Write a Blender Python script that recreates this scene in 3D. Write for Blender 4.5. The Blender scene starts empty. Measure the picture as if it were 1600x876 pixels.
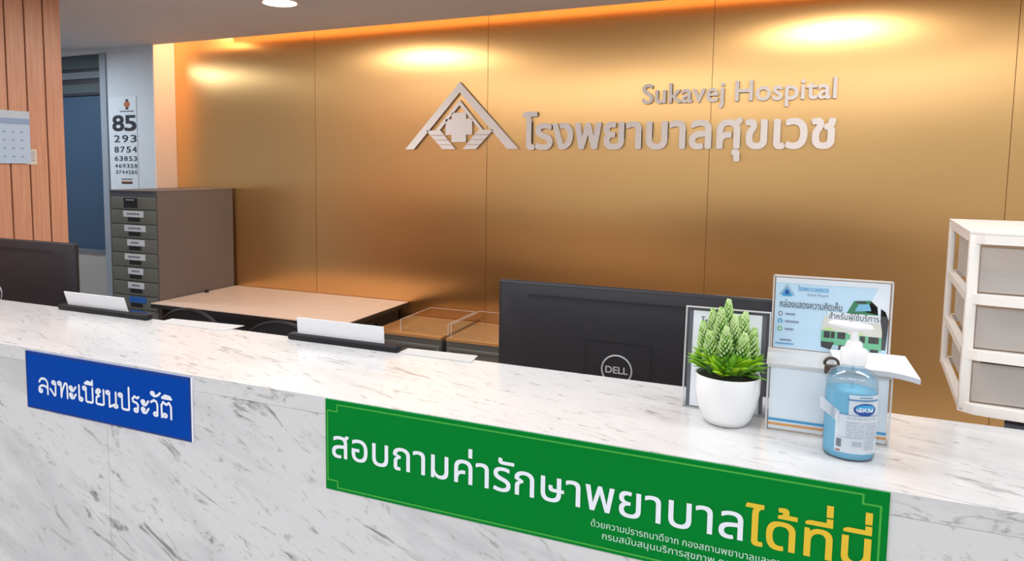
import bpy, bmesh, math, random
from mathutils import Vector, Matrix
from mathutils.geometry import tessellate_polygon

S = bpy.context.scene
COL = S.collection
rnd = random.Random(7)
PI = math.pi

# ------------------------------------------------------------------ camera
cam_data = bpy.data.cameras.new('camera')
cam = bpy.data.objects.new('camera', cam_data)
COL.objects.link(cam)
S.camera = cam
YAW, PITCH, ROLL = math.radians(24.85872), math.radians(-5.22986), math.radians(0.41703)
fwd = Vector((-math.sin(YAW) * math.cos(PITCH), math.cos(YAW) * math.cos(PITCH), math.sin(PITCH)))
rgt = Vector((math.cos(YAW), math.sin(YAW), 0))
up = rgt.cross(fwd)
r2 = rgt * math.cos(ROLL) + up * math.sin(ROLL)
u2 = r2.cross(fwd)
cam.matrix_world = Matrix(((r2.x, u2.x, -fwd.x, 0), (r2.y, u2.y, -fwd.y, 0), (r2.z, u2.z, -fwd.z, 1.5), (0, 0, 0, 1)))
cam_data.sensor_width = 36
cam_data.lens = 1135.239 / 1600 * 36
cam_data.shift_x = 0.0625
cam_data.shift_y = -(438 - 365.179) / 1600
cam_data.clip_start = 0.02

# ------------------------------------------------------------------ view, world, lights
S.view_settings.view_transform = 'Standard'
S.view_settings.look = 'None'
S.view_settings.gamma = 1
S.view_settings.use_curve_mapping = False
S.view_settings.exposure = 0.12
S.cycles.use_denoising = True
S.cycles.max_bounces = 10
S.cycles.transparent_max_bounces = 24
S.cycles.sample_clamp_indirect = 6

w = bpy.data.worlds.new('world')
S.world = w
w.use_nodes = True
w.node_tree.nodes['Background'].inputs[0].default_value = (0.8, 0.85, 0.9, 1)
w.node_tree.nodes['Background'].inputs[1].default_value = 0.3

def area(name, loc, sx, sy, power, color, rot=(0, 0, 0), shape='RECTANGLE'):
    d = bpy.data.lights.new(name, 'AREA')
    d.shape = shape
    d.size = sx
    d.size_y = sy
    d.energy = power
    d.color = color
    o = bpy.data.objects.new(name, d)
    o.location = loc
    o.rotation_euler = rot
    COL.objects.link(o)
    return o

ZC = 2.272                       # ceiling height
WHITE = (0.97, 0.985, 1.0)
# long lit panels over the counter
for px in (-2.7, -0.9, 0.9):
    area('counter_panel_light', (px, 1.15, ZC - 0.012), 1.2, 0.3, 12, WHITE)
# lit panels in the ceiling of the waiting side
for px in (-3.2, -1.6, 0.0, 1.6):
    for py in (-0.4, -2.0):
        area('ceiling_panel_light', (px, py, ZC - 0.012), 1.2, 0.6, 13, WHITE)
# the round downlights over the staff side (the one in view has its own fitting further down)
for px, py in ((-2.2, 2.845), (0.2, 2.9), (1.9, 2.9)):
    area('downlight_lamp', (px, py, ZC - 0.014), 0.15, 0.15, 10, (1.0, 0.95, 0.89), shape='DISK')
# tube fittings in the side passage on the left
area('tube_light', (-4.5, 2.85, ZC - 0.03), 0.9, 0.08, 14, (0.78, 0.90, 1.0))
# warm LED strip lying in the cove above the gold wall
area('cove_strip', (-0.36, 3.475, 2.325), 6.6, 0.02, 24, (1.0, 0.44, 0.16), (math.radians(90), 0, math.radians(180)))

# warm fill light added at the cove's left end to brighten the wall return
area('cove_end_fill', (-3.26, 3.615, 2.345), 0.10, 0.08, 3.0, (1.0, 0.66, 0.40), (0, math.radians(52), 0))

# ------------------------------------------------------------------ materials
def lin(c):
    return tuple(((x / 255) / 12.92 if x / 255 <= 0.04045 else ((x / 255 + 0.055) / 1.055) ** 2.4) for x in c) + (1,)

def mat(name, rgb, rough=0.5, metal=0.0, **kw):
    m = bpy.data.materials.new(name)
    m.use_nodes = True
    b = m.node_tree.nodes['Principled BSDF']
    b.inputs['Base Color'].default_value = lin(rgb)
    b.inputs['Roughness'].default_value = rough
    b.inputs['Metallic'].default_value = metal
    for k, v in kw.items():
        b.inputs[k.replace('_', ' ')].default_value = v
    return m

def nt(m):
    t = m.node_tree
    return t, t.nodes, t.links, t.nodes['Principled BSDF']

def noisy(m, rgb2, scale=(1, 1, 1), nscale=5, detail=4, lo=0.35, hi=0.7, rough=0.55, bump=0.0):
    """mixes a second colour into the base colour with a stretched noise"""
    t, n, l, b = nt(m)
    tc = n.new('ShaderNodeTexCoord')
    mp = n.new('ShaderNodeMapping')
    mp.inputs['Scale'].default_value = scale
    no = n.new('ShaderNodeTexNoise')
    no.inputs['Scale'].default_value = nscale
    no.inputs['Detail'].default_value = detail
    no.inputs['Roughness'].default_value = rough
    rp = n.new('ShaderNodeValToRGB')
    rp.color_ramp.elements[0].position = lo
    rp.color_ramp.elements[1].position = hi
    rp.color_ramp.elements[0].color = b.inputs['Base Color'].default_value[:]
    rp.color_ramp.elements[1].color = lin(rgb2)
    l.new(tc.outputs['Object'], mp.inputs[0])
    l.new(mp.outputs[0], no.inputs['Vector'])
    l.new(no.outputs[0], rp.inputs[0])
    l.new(rp.outputs[0], b.inputs['Base Color'])
    if bump:
        bp = n.new('ShaderNodeBump')
        bp.inputs['Strength'].default_value = bump
        bp.inputs['Distance'].default_value = 0.002
        l.new(no.outputs[0], bp.inputs['Height'])
        l.new(bp.outputs[0], b.inputs['Normal'])
    return m

def marble_mat(name, direc, flecks, fine, clouds, cut, asp, scl):
    m = mat(name, (236, 235, 234), 0.2)
    t, n, l, b = nt(m)
    tc = n.new('ShaderNodeTexCoord')
    # veins run along one direction of the solid stone
    d = Vector(direc).normalized()
    q = d.to_track_quat('X', 'Z').inverted().to_euler()
    mp0 = n.new('ShaderNodeMapping')
    mp0.inputs['Rotation'].default_value = q
    l.new(tc.outputs['Object'], mp0.inputs[0])
    def vein(scale, nscale, lo, hi, off, detail=6, dist=0.6):
        mp = n.new('ShaderNodeMapping')
        mp.inputs['Scale'].default_value = scale
        mp.inputs['Location'].default_value = off
        l.new(mp0.outputs[0], mp.inputs[0])
        no = n.new('ShaderNodeTexNoise')
        no.inputs['Scale'].default_value = nscale
        no.inputs['Detail'].default_value = detail
        no.inputs['Roughness'].default_value = 0.68
        no.inputs['Distortion'].default_value = dist
        l.new(mp.outputs[0], no.inputs['Vector'])
        mr = n.new('ShaderNodeMapRange')
        mr.inputs['From Min'].default_value = lo
        mr.inputs['From Max'].default_value = hi
        mr.interpolation_type = 'SMOOTHSTEP'
        l.new(no.outputs[0], mr.inputs[0])
        return mr.outputs[0]
    v1 = vein(asp, scl, 0.555 + cut, 0.70 + cut, (0, 0, 0), 9, 1.2)     # short dark flecks
    v2 = vein((1.0, 3.2, 3.2), 1.6, 0.46, 0.66, (3, 1, 2), 4)             # broad soft clouds
    v3 = vein((1.0, 3.4, 3.4), 24.0, 0.57, 0.70, (5, 7, 1), 6, 0.8)             # fine flecks
    def mix(a, bcol, fac, amt):
        mx = n.new('ShaderNodeMix')
        mx.data_type = 'RGBA'
        mu = n.new('ShaderNodeMath')
        mu.operation = 'MULTIPLY'
        mu.inputs[1].default_value = amt
        l.new(fac, mu.inputs[0])
        l.new(mu.outputs[0], mx.inputs[0])
        if isinstance(a, tuple):
            mx.inputs[6].default_value = a
        else:
            l.new(a, mx.inputs[6])
        mx.inputs[7].default_value = bcol
        return mx.outputs[2]
    c = mix(lin((213, 212, 212)), lin((188, 187, 188)), v2, clouds)
    c = mix(c, lin((92, 88, 87)), v1, flecks)
    c = mix(c, lin((118, 113, 110)), v3, fine)
    l.new(c, b.inputs['Base Color'])
    return m

def gold_mat():
    m = mat('brushed_gold_metal', (241, 194, 130), 0.3, 1.0)
    t, n, l, b = nt(m)
    tc = n.new('ShaderNodeTexCoord')
    mp = n.new('ShaderNodeMapping')
    mp.inputs['Scale'].default_value = (220, 1, 0.5)
    no = n.new('ShaderNodeTexNoise')
    no.inputs['Scale'].default_value = 3
    no.inputs['Detail'].default_value = 3
    l.new(tc.outputs['Object'], mp.inputs[0])
    l.new(mp.outputs[0], no.inputs['Vector'])
    mr = n.new('ShaderNodeMapRange')
    mr.inputs['To Min'].default_value = 0.27
    mr.inputs['To Max'].default_value = 0.34
    l.new(no.outputs[0], mr.inputs[0])
    l.new(mr.outputs[0], b.inputs['Roughness'])
    # the sheets are brushed upright, which draws reflections out sideways
    tg = n.new('ShaderNodeTangent')
    tg.direction_type = 'RADIAL'
    tg.axis = 'Z'
    l.new(tg.outputs[0], b.inputs['Tangent'])
    b.inputs['Anisotropic'].default_value = 0.85
    # slow unevenness of the thin sheets
    n2 = n.new('ShaderNodeTexNoise')
    n2.inputs['Scale'].default_value = 1.1
    n2.inputs['Detail'].default_value = 1
    l.new(tc.outputs['Object'], n2.inputs['Vector'])
    bp = n.new('ShaderNodeBump')
    bp.inputs['Strength'].default_value = 0.3
    bp.inputs['Distance'].default_value = 0.02
    l.new(n2.outputs[0], bp.inputs['Height'])
    l.new(bp.outputs[0], b.inputs['Normal'])
    return m

def clear_mat(name, tint=(250, 252, 255), rough=0.03, refl=0.09, haze=0.0, hazecol=(235, 238, 242)):
    """thin clear plastic: mostly see-through, glossy towards grazing angles"""
    m = bpy.data.materials.new(name)
    m.use_nodes = True
    t = m.node_tree
    n, l = t.nodes, t.links
    n.remove(n['Principled BSDF'])
    out = n['Material Output']
    tr = n.new('ShaderNodeBsdfTransparent')
    tr.inputs[0].default_value = lin(tint)
    gl = n.new('ShaderNodeBsdfGlossy')
    gl.inputs['Roughness'].default_value = rough
    lw = n.new('ShaderNodeLayerWeight')
    lw.inputs[0].default_value = 0.35
    mr = n.new('ShaderNodeMapRange')
    mr.inputs['To Min'].default_value = refl * 0.5
    mr.inputs['To Max'].default_value = min(1, refl * 6)
    l.new(lw.outputs['Fresnel'], mr.inputs[0])
    mx = n.new('ShaderNodeMixShader')
    l.new(mr.outputs[0], mx.inputs[0])
    first = tr
    if haze:
        df = n.new('ShaderNodeBsdfDiffuse')
        df.inputs[0].default_value = lin(hazecol)
        tl = n.new('ShaderNodeBsdfTranslucent')
        tl.inputs[0].default_value = lin(hazecol)
        hm = n.new('ShaderNodeMixShader')
        hm.inputs[0].default_value = 0.3
        l.new(df.outputs[0], hm.inputs[1])
        l.new(tl.outputs[0], hm.inputs[2])
        m2 = n.new('ShaderNodeMixShader')
        m2.inputs[0].default_value = haze
        l.new(tr.outputs[0], m2.inputs[1])
        l.new(hm.outputs[0], m2.inputs[2])
        first = m2
    l.new(first.outputs[0], mx.inputs[1])
    l.new(gl.outputs[0], mx.inputs[2])
    l.new(mx.outputs[0], out.inputs[0])
    return m

def emit_mat(name, rgb, strength):
    m = mat(name, rgb, 0.5)
    b = m.node_tree.nodes['Principled BSDF']
    b.inputs['Emission Color'].default_value = lin(rgb)
    b.inputs['Emission Strength'].default_value = strength
    return m

M = {}
M['marble_top'] = marble_mat('white_marble_top', (1.0, -0.30, 0.0), 0.55, 0.55, 0.5, 0.0, (1.0, 4.5, 4.5), 9.0)
M['marble'] = marble_mat('white_marble_front', (1.0, 0.0, -0.52), 0.85, 0.55, 0.7, 0.0, (1.0, 2.8, 2.8), 6.5)
M['gold'] = gold_mat()
M['seam'] = mat('seam_shadow_gap', (196, 142, 86), 0.5)
M['ceiling'] = noisy(mat('ceiling_paint', (206, 203, 203), 0.9), (200, 198, 198), nscale=2)
M['floor'] = noisy(mat('floor_tile', (206, 208, 210), 0.35), (196, 198, 201), nscale=3)
M['white_wall'] = noisy(mat('white_wall_paint', (214, 220, 226), 0.8), (207, 213, 220), nscale=2)
M['warm_wall'] = noisy(mat('warm_white_paint', (222, 222, 222), 0.8), (214, 214, 215), nscale=2)
M['peach'] = mat('peach_laminate', (250, 226, 210), 0.45)
M['wood'] = noisy(mat('slatted_wood', (216, 160, 130), 0.45), (198, 138, 108), (14, 14, 0.7), 5, 5, 0.35, 0.75, bump=0.15)
M['groove'] = mat('wood_groove', (128, 84, 52), 0.6)
M['paper'] = mat('white_paper', (226, 227, 230), 0.7)
M['paper_bright'] = mat('bright_notice_paper', (248, 249, 251), 0.6)
M['sheet'] = mat('plain_sheet', (200, 198, 196), 0.7)
M['paper_edge'] = mat('stacked_paper_edge', (196, 200, 206), 0.8)
M['black_plastic'] = mat('black_plastic', (22, 21, 27), 0.5, Specular_IOR_Level=0.3)
M['monitor'] = noisy(mat('monitor_plastic', (26, 25, 32), 0.5), (29, 28, 35), nscale=60)
M['monitor_groove'] = mat('monitor_groove', (16, 15, 20), 0.6)
M['silver_print'] = mat('silver_print', (186, 188, 194), 0.4, 0.3)
M['screen'] = mat('screen_glass', (14, 16, 20), 0.12)
M['black_fabric'] = noisy(mat('black_mesh_fabric', (22, 21, 25), 0.8), (34, 33, 38), nscale=180)
M['chrome'] = mat('chrome', (190, 190, 192), 0.2, 1.0)
M['steel_letter'] = mat('satin_silver_letter', (232, 225, 223), 0.55, 0.0)
M['steel_side'] = mat('polished_letter_return', (150, 138, 130), 0.3, 1.0)
M['cab_side'] = noisy(mat('cabinet_grey_paint', (112, 102, 98), 0.5), (106, 97, 93), nscale=3)
M['cab_front'] = noisy(mat('drawer_olive_grey', (112, 113, 104), 0.5), (107, 108, 100), nscale=4)
M['cab_header'] = mat('cabinet_header_grey', (84, 86, 94), 0.5)
M['gap'] = mat('dark_gap', (26, 25, 26), 0.8)
M['label_white'] = mat('white_label', (222, 226, 232), 0.6)
M['label_blue'] = mat('blue_label', (30, 100, 190), 0.5)
M['ink'] = mat('dark_ink', (34, 34, 44), 0.6)
M['ink_grey'] = mat('grey_ink', (110, 112, 120), 0.6)
M['ink_soft'] = mat('soft_grey_ink', (140, 150, 176), 0.6)
M['desk_top'] = noisy(mat('beige_laminate', (242, 217, 200), 0.26), (236, 210, 193), (1, 8, 1), 6)
M['desk_dark'] = mat('dark_brown_board', (70, 52, 40), 0.5)
M['desk_edge'] = mat('black_edge_band', (24, 22, 24), 0.45)
M['oak'] = noisy(mat('golden_oak_laminate', (190, 138, 88), 0.22), (176, 124, 76), (1.2, 14, 14), 4)
M['low_front'] = noisy(mat('grey_steel_front', (112, 110, 106), 0.4, 0.2), (104, 102, 99), (0.6, 1, 12), 5)
M['blue_sign'] = mat('blue_sign_vinyl', (0, 66, 162), 0.6, Specular_IOR_Level=0.06)
M['blue_dark'] = mat('dark_blue_vinyl', (8, 48, 118), 0.3)
M['green_sign'] = noisy(mat('green_sign_vinyl', (0, 126, 46), 0.6, Specular_IOR_Level=0.06), (0, 120, 41), nscale=2)
M['green_line'] = mat('light_green_line', (58, 166, 52), 0.35)
M['sign_white'] = mat('sign_white', (232, 236, 244), 0.4)
M['sign_soft'] = mat('sign_small_print', (196, 226, 206), 0.4)
M['sign_yellow'] = mat('sign_yellow', (226, 188, 36), 0.4)
M['pot'] = mat('white_glazed_pot', (238, 238, 239), 0.25)
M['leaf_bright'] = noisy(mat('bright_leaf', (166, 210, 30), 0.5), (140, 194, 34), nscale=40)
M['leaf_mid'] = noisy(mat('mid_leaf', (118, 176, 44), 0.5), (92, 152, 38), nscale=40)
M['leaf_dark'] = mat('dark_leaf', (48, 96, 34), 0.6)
M['spike_pale'] = noisy(mat('pale_flower_spike', (212, 232, 172), 0.6), (180, 216, 132), nscale=60)
M['spike_mid'] = noisy(mat('green_flower_spike', (162, 202, 108), 0.6), (128, 178, 76), nscale=60)
M['soil'] = mat('dark_moss', (30, 34, 20), 0.9)
M['acrylic'] = clear_mat('clear_acrylic', (253, 254, 255), refl=0.025)
M['acrylic_edge'] = clear_mat('acrylic_edge', (248, 250, 252), 0.05, 0.08, 0.6, (250, 251, 252))
M['acrylic_grey'] = mat('dark_acrylic_edge', (92, 96, 102), 0.3)
M['bottle_shell'] = clear_mat('clear_bottle_plastic', (244, 249, 252), 0.04, 0.08, 0.05)
M['gel'] = mat('blue_gel', (138, 216, 246), 0.15, IOR=1.15, Transmission_Weight=0.25)
M['pump'] = mat('white_pump_plastic', (242, 242, 244), 0.3)
M['label_clear'] = clear_mat('translucent_label', (246, 250, 252), 0.15, 0.03, 0.86, (246, 249, 252))
M['tail'] = clear_mat('sticker_film', (248, 250, 252), 0.2, 0.03, 0.5, (240, 243, 247))
M['navy'] = mat('navy_print', (22, 72, 150), 0.4)
M['sky_print'] = mat('sky_blue_print', (60, 160, 214), 0.4)
M['poster_blue'] = mat('pale_blue_poster', (204, 231, 248), 0.35)
M['poster_white'] = mat('poster_white', (240, 244, 248), 0.35)
M['orange_print'] = mat('orange_print', (236, 164, 88), 0.4)
M['van_green'] = mat('van_green_print', (112, 190, 146), 0.4)
M['van_dkgreen'] = mat('van_dark_green_print', (56, 132, 88), 0.4)
M['van_cream'] = mat('van_cream_print', (226, 222, 208), 0.4)
M['van_lime'] = mat('van_lime_print', (198, 226, 140), 0.4)
M['van_dark'] = mat('van_dark_print', (62, 60, 62), 0.4)
M['van_glass'] = mat('van_glass_print', (130, 194, 224), 0.4)
M['icon_green'] = mat('icon_green_print', (110, 188, 130), 0.4)
M['lock'] = mat('bronze_lock_metal', (96, 82, 72), 0.35, 0.8)
M['tower_white'] = mat('ivory_white_plastic', (240, 234, 228), 0.4)
M['tower_box'] = clear_mat('frosted_drawer_plastic', (250, 248, 246), 0.25, 0.03, 0.46, (240, 234, 230))
M['stored'] = mat('stored_grey_things', (96, 98, 108), 0.7)
M['stored_pale'] = mat('stored_pale_papers', (196, 196, 200), 0.7)
M['pane_blue'] = mat('dark_blue_blind', (52, 78, 104), 0.5)
M['door_panel'] = mat('warm_grey_door_panel', (172, 167, 162), 0.6)
M['rail_grey'] = mat('grey_window_rail', (104, 110, 116), 0.5)
M['rail_dark'] = mat('dark_window_rail', (40, 40, 48), 0.5)
M['rail_green'] = mat('grey_green_header', (70, 80, 84), 0.6)
M['frame_grey'] = mat('pale_grey_frame', (150, 158, 168), 0.5)
M['poster_sky'] = mat('calendar_blue', (186, 206, 230), 0.5)
M['poster_band'] = mat('calendar_band', (146, 168, 204), 0.5)
M['poster_top'] = mat('calendar_top', (196, 208, 220), 0.5)
M['cream_note'] = mat('cream_note', (224, 212, 196), 0.6)
M['red_print'] = mat('red_brown_print', (150, 70, 40), 0.5)
M['rust'] = mat('rust_orange_print', (176, 96, 44), 0.5)
M['chart'] = mat('chart_board', (216, 222, 228), 0.5)
M['lamp_ring'] = mat('lamp_ring_white', (214, 206, 200), 0.4)
M['lamp_glow'] = emit_mat('lamp_diffuser', (255, 246, 236), 22)

# ------------------------------------------------------------------ mesh helpers
class MB:
    """collects primitives into one mesh; faces remember a material slot"""
    def __init__(self):
        self.v, self.f, self.s, self.sm = [], [], [], []
    def add(self, vs, fs, slot=0, smooth=False):
        o = len(self.v)
        self.v += [tuple(p) for p in vs]
        self.f += [tuple(i + o for i in f) for f in fs]
        self.s += [slot] * len(fs)
        self.sm += [smooth] * len(fs)
        return self
    def box(self, x0, x1, y0, y1, z0, z1, slot=0, mtx=None):
        vs = [Vector((x, y, z)) for z in (z0, z1) for y in (y0, y1) for x in (x0, x1)]
        if mtx:
            vs = [mtx @ p for p in vs]
        fs = [(0, 2, 3, 1), (4, 5, 7, 6), (0, 1, 5, 4), (2, 6, 7, 3), (0, 4, 6, 2), (1, 3, 7, 5)]
        return self.add(vs, fs, slot)
    def rbox(self, x0, x1, y0, y1, z0, z1, r, slot=0, seg=3, mtx=None):
        bm = bmesh.new()
        bmesh.ops.create_cube(bm, size=1)
        for p in bm.verts:
            p.co = Vector(((x0 + x1) / 2 + p.co.x * (x1 - x0), (y0 + y1) / 2 + p.co.y * (y1 - y0), (z0 + z1) / 2 + p.co.z * (z1 - z0)))
        bmesh.ops.bevel(bm, geom=bm.edges[:] , offset=r, segments=seg, affect='EDGES', profile=0.5)
        bm.verts.index_update()
        vs = [(mtx @ p.co) if mtx else p.co.copy() for p in bm.verts]
        fs = [[q.index for q in f.verts] for f in bm.faces]
        bm.free()
        return self.add(vs, fs, slot, True)
    def prism(self, pts, axis, a, b, slot=0):
        """closed outline pts (2D) pushed along axis from a to b; axis 'y': pts are (x, z), 'z': (x, y), 'x': (y, z)"""
        def P(p, d):
            return {'y': (p[0], d, p[1]), 'z': (p[0], p[1], d), 'x': (d, p[0], p[1])}[axis]
        k = len(pts)
        vs = [P(p, a) for p in pts] + [P(p, b) for p in pts]
        fs = [tuple(range(k)), tuple(range(2 * k - 1, k - 1, -1))] + [(i, i + k, (i + 1) % k + k, (i + 1) % k) for i in range(k)]
        return self.add(vs, fs, slot)
    def lathe(self, prof, cx=0, cy=0, seg=40, slot=0, ex=1.0, ey=1.0, cap0=True, cap1=True):
        k = len(prof)
        vs = []
        for i in range(seg):
            a = 2 * PI * i / seg
            for r, z in prof:
                vs.append((cx + r * ex * math.cos(a), cy + r * ey * math.sin(a), z))
        fs = []
        for i in range(seg):
            j = (i + 1) % seg
            for q in range(k - 1):
                fs.append((i * k + q, j * k + q, j * k + q + 1, i * k + q + 1))
        if cap0:
            fs.append(tuple(i * k for i in reversed(range(seg))))
        if cap1:
            fs.append(tuple(i * k + k - 1 for i in range(seg)))
        return self.add(vs, fs, slot, True)
    def tube(self, path, r, seg=10, slot=0, closed=False):
        path = [Vector(p) for p in path]
        rs = r if isinstance(r, (list, tuple)) else [r] * len(path)
        k = len(path)
        vs, fs = [], []
        prev = None
        for i, p in enumerate(path):
            a = path[(i - 1) % k] if (closed or i > 0) else p
            c = path[(i + 1) % k] if (closed or i < k - 1) else p
            d = (c - a).normalized()
            if prev is None:
                n = d.orthogonal().normalized()
            else:
                n = (prev - d * prev.dot(d)).normalized()
            prev = n
            bn = d.cross(n)
            for s in range(seg):
                t = 2 * PI * s / seg
                vs.append(p + (n * math.cos(t) + bn * math.sin(t)) * rs[i])
        for i in range(k if closed else k - 1):
            j = (i + 1) % k
            for s in range(seg):
                u = (s + 1) % seg
                fs.append((i * seg + s, i * seg + u, j * seg + u, j * seg + s))
        if not closed:
            fs.append(tuple(reversed(range(seg))))
            fs.append(tuple((k - 1) * seg + s for s in range(seg)))
        return self.add(vs, fs, slot, True)
    def build(self, name, mats, parent=None, origin=None, flat_angle=40):
        """links ONE mesh object; vertices are given in world space (or the parent's space when parent has no rotation)"""
        if not isinstance(mats, (list, tuple)):
            mats = [mats]
        me = bpy.data.meshes.new(name)
        off = Vector(origin) if origin else (Vector(parent.get('_o', (0, 0, 0))) if parent else Vector((0, 0, 0)))
        me.from_pydata([Vector(p) - off for p in self.v], [], self.f)
        for m_ in mats:
            me.materials.append(m_)
        me.polygons.foreach_set('material_index', self.s)
        me.polygons.foreach_set('use_smooth', self.sm)
        me.update()
        bm = bmesh.new()
        bm.from_mesh(me)
        bmesh.ops.recalc_face_normals(bm, faces=bm.faces)
        lim = math.radians(flat_angle)
        for e in bm.edges:
            if len(e.link_faces) == 2 and e.calc_face_angle(0) > lim:
                e.smooth = False
        bm.to_mesh(me)
        bm.free()
        o = bpy.data.objects.new(name, me)
        COL.objects.link(o)
        if parent:
            o.parent = parent
        if origin:
            o.location = origin
        return o

ORG = {}
def thing(name, label, cat, loc, group=None, rz=0.0):
    o = bpy.data.objects.new(name, None)
    o.empty_display_size = 0.05
    o.location = loc
    o.rotation_euler = (0, 0, rz)
    COL.objects.link(o)
    o['label'] = label
    o['category'] = cat
    if group:
        o['group'] = group
    return o

def part(mb, name, mats, root, world=True, label=None, parent=None):
    """mesh of a part; vertices in world space when world else in the root's own space"""
    o = mb.build(name, mats, None)
    me = o.data
    if world:
        inv = Matrix.Translation(-Vector(root.location))
        me.transform(inv)
        if parent and parent is not root:
            pass
    o.parent = parent or root
    if label:
        o['label'] = label
    return o

def tag(o, label, cat, group=None):
    o['label'] = label
    o['category'] = cat
    if group:
        o['group'] = group
    return o

def struct(o):
    o['kind'] = 'structure'
    return o

# ------------------------------------------------------------------ lettering helpers
_gl = {}
_tmp = []
def _outlines(s, res=5):
    """closed outlines of a string set in size 1"""
    c = bpy.data.curves.new('tmp_text', 'FONT')
    c.body = s
    c.size = 1
    o = bpy.data.objects.new('tmp_text', c)
    COL.objects.link(o)
    bpy.context.view_layer.update()
    dg = bpy.context.evaluated_depsgraph_get()
    cu = o.to_curve(dg, apply_modifiers=False)
    out = []
    for sp_ in cu.splines:
        bp = sp_.bezier_points
        pts = []
        for i in range(len(bp)):
            a, b = bp[i], bp[(i + 1) % len(bp)]
            p0, p1, p2, p3 = a.co, a.handle_right, b.handle_left, b.co
            straight = (p1 - p0).cross(p3 - p0).length < 1e-5 and (p2 - p0).cross(p3 - p0).length < 1e-5
            k = 1 if straight else res
            for q in range(k):
                t = q / k
                v = p0 * (1 - t) ** 3 + p1 * 3 * t * (1 - t) ** 2 + p2 * 3 * t * t * (1 - t) + p3 * t ** 3
                if not pts or (Vector((v.x, v.y)) - pts[-1]).length > 1e-5:
                    pts.append(Vector((v.x, v.y)))
        if len(pts) > 2 and (pts[0] - pts[-1]).length < 1e-5:
            pts.pop()
        if len(pts) > 2:
            out.append(pts)
    o.to_curve_clear()
    bpy.data.objects.remove(o)
    bpy.data.curves.remove(c)
    return out

def _area(p):
    return sum(p[i].x * p[(i + 1) % len(p)].y - p[(i + 1) % len(p)].x * p[i].y for i in range(len(p))) / 2

def _inside(q, p):
    r = False
    for i in range(len(p)):
        a, b = p[i], p[i - 1]
        if (a.y > q.y) != (b.y > q.y) and q.x < (b.x - a.x) * (q.y - a.y) / (b.y - a.y) + a.x:
            r = not r
    return r

def _text_mesh(s):
    """pieces of a glyph: every outer outline filled on its own, with the holes that lie in it"""
    ol = _outlines(s)
    if not ol:
        return []
    sgn = 1 if _area(max(ol, key=lambda p: abs(_area(p)))) > 0 else -1
    outer = [p for p in ol if _area(p) * sgn > 0]
    holes = [p for p in ol if _area(p) * sgn <= 0]
    res = []
    for p in outer:
        hs = [h for h in holes if _inside(h[0], p) and abs(_area(h)) < abs(_area(p))]
        loops = [p] + hs
        tris = tessellate_polygon([[Vector((v.x, v.y, 0)) for v in lp] for lp in loops])
        vs = [(v.x, v.y) for lp in loops for v in lp]
        fs = []
        for t in tris:
            a, b, c = (Vector(vs[k]) for k in t)
            fs.append(tuple(t) if (b - a).cross(c - a) > 0 else tuple(reversed(t)))
        res.append((vs, fs))
    return res

def glyph(ch):
    if ch not in _gl:
        _gl[ch] = _text_mesh(ch)
    return _gl[ch]

_adv = {}
def _xmax(s):
    return max(p.x for o in _outlines(s) for p in o)

def advance(ch):
    if ch not in _adv:
        if ch == ' ':
            _adv[ch] = 0.26
        elif ch in ABOVE + TONE + BELOW:
            _adv[ch] = 0.0
        else:
            _adv[ch] = _xmax(ch + '|') - _xmax('|')
    return _adv[ch]

ABOVE = '\u0e31\u0e34\u0e35\u0e36\u0e37\u0e47'
TONE = '\u0e48\u0e49\u0e4a\u0e4b\u0e4c'
BELOW = '\u0e38\u0e39'

def layout(s, track=0.0):
    """[(vertices, faces)] of every glyph of a line, size 1, marks stacked over their letters"""
    out, x, above = [], 0.0, False
    for ch in s:
        if ch == ' ':
            x += advance(ch)
            above = False
            continue
        dy = 0.0
        if ch in TONE and above:
            dy = 0.205
        out.append(([([(p[0] + x, p[1] + dy) for p in v], f) for v, f in glyph(ch)], ch))
        if ch in ABOVE:
            above = True
        elif ch not in TONE and ch not in BELOW:
            above = False
        a = advance(ch)
        x += a + (track if a else 0)
    return out

class Plane:
    """a drawing surface: u to the right, v up, w towards the viewer"""
    def __init__(self, o, u, v):
        self.o, self.u, self.v = Vector(o), Vector(u).normalized(), Vector(v).normalized()
        self.w = self.u.cross(self.v)
    def at(self, x, y, d=0.0):
        return self.o + self.u * x + self.v * y + self.w * d

def solid_glyph(mb, pl, pts, faces, d0, d1, slot=0, side=None):
    """letter body between depth d0 (back) and d1 (front)"""
    k = len(pts)
    vs = [pl.at(p[0], p[1], d1) for p in pts]
    if d0 is None:
        mb.add(vs, faces, slot)
        return
    mb.add(vs, faces, slot)
    edges = {}
    for f in faces:
        for i in range(len(f)):
            a, b = f[i], f[(i + 1) % len(f)]
            edges[(a, b)] = edges.get((a, b), 0) + 1
    bd = [(a, b) for (a, b) in edges if (b, a) not in edges]
    vs2 = vs + [pl.at(p[0], p[1], d0) for p in pts]
    mb.add(vs2, [(a, a + k, b + k, b) for a, b in bd], slot if side is None else side)

def shifts(b, full=False):
    """a heavier letter is the same letter laid several times with small offsets"""
    if b <= 0:
        return [(0, 0)]
    n_ = 8 if full else 4
    return [(0, 0)] + [(b * math.cos(2 * PI * (i + 0.5) / n_), b * math.sin(2 * PI * (i + 0.5) / n_)) for i in range(n_)]

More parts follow.
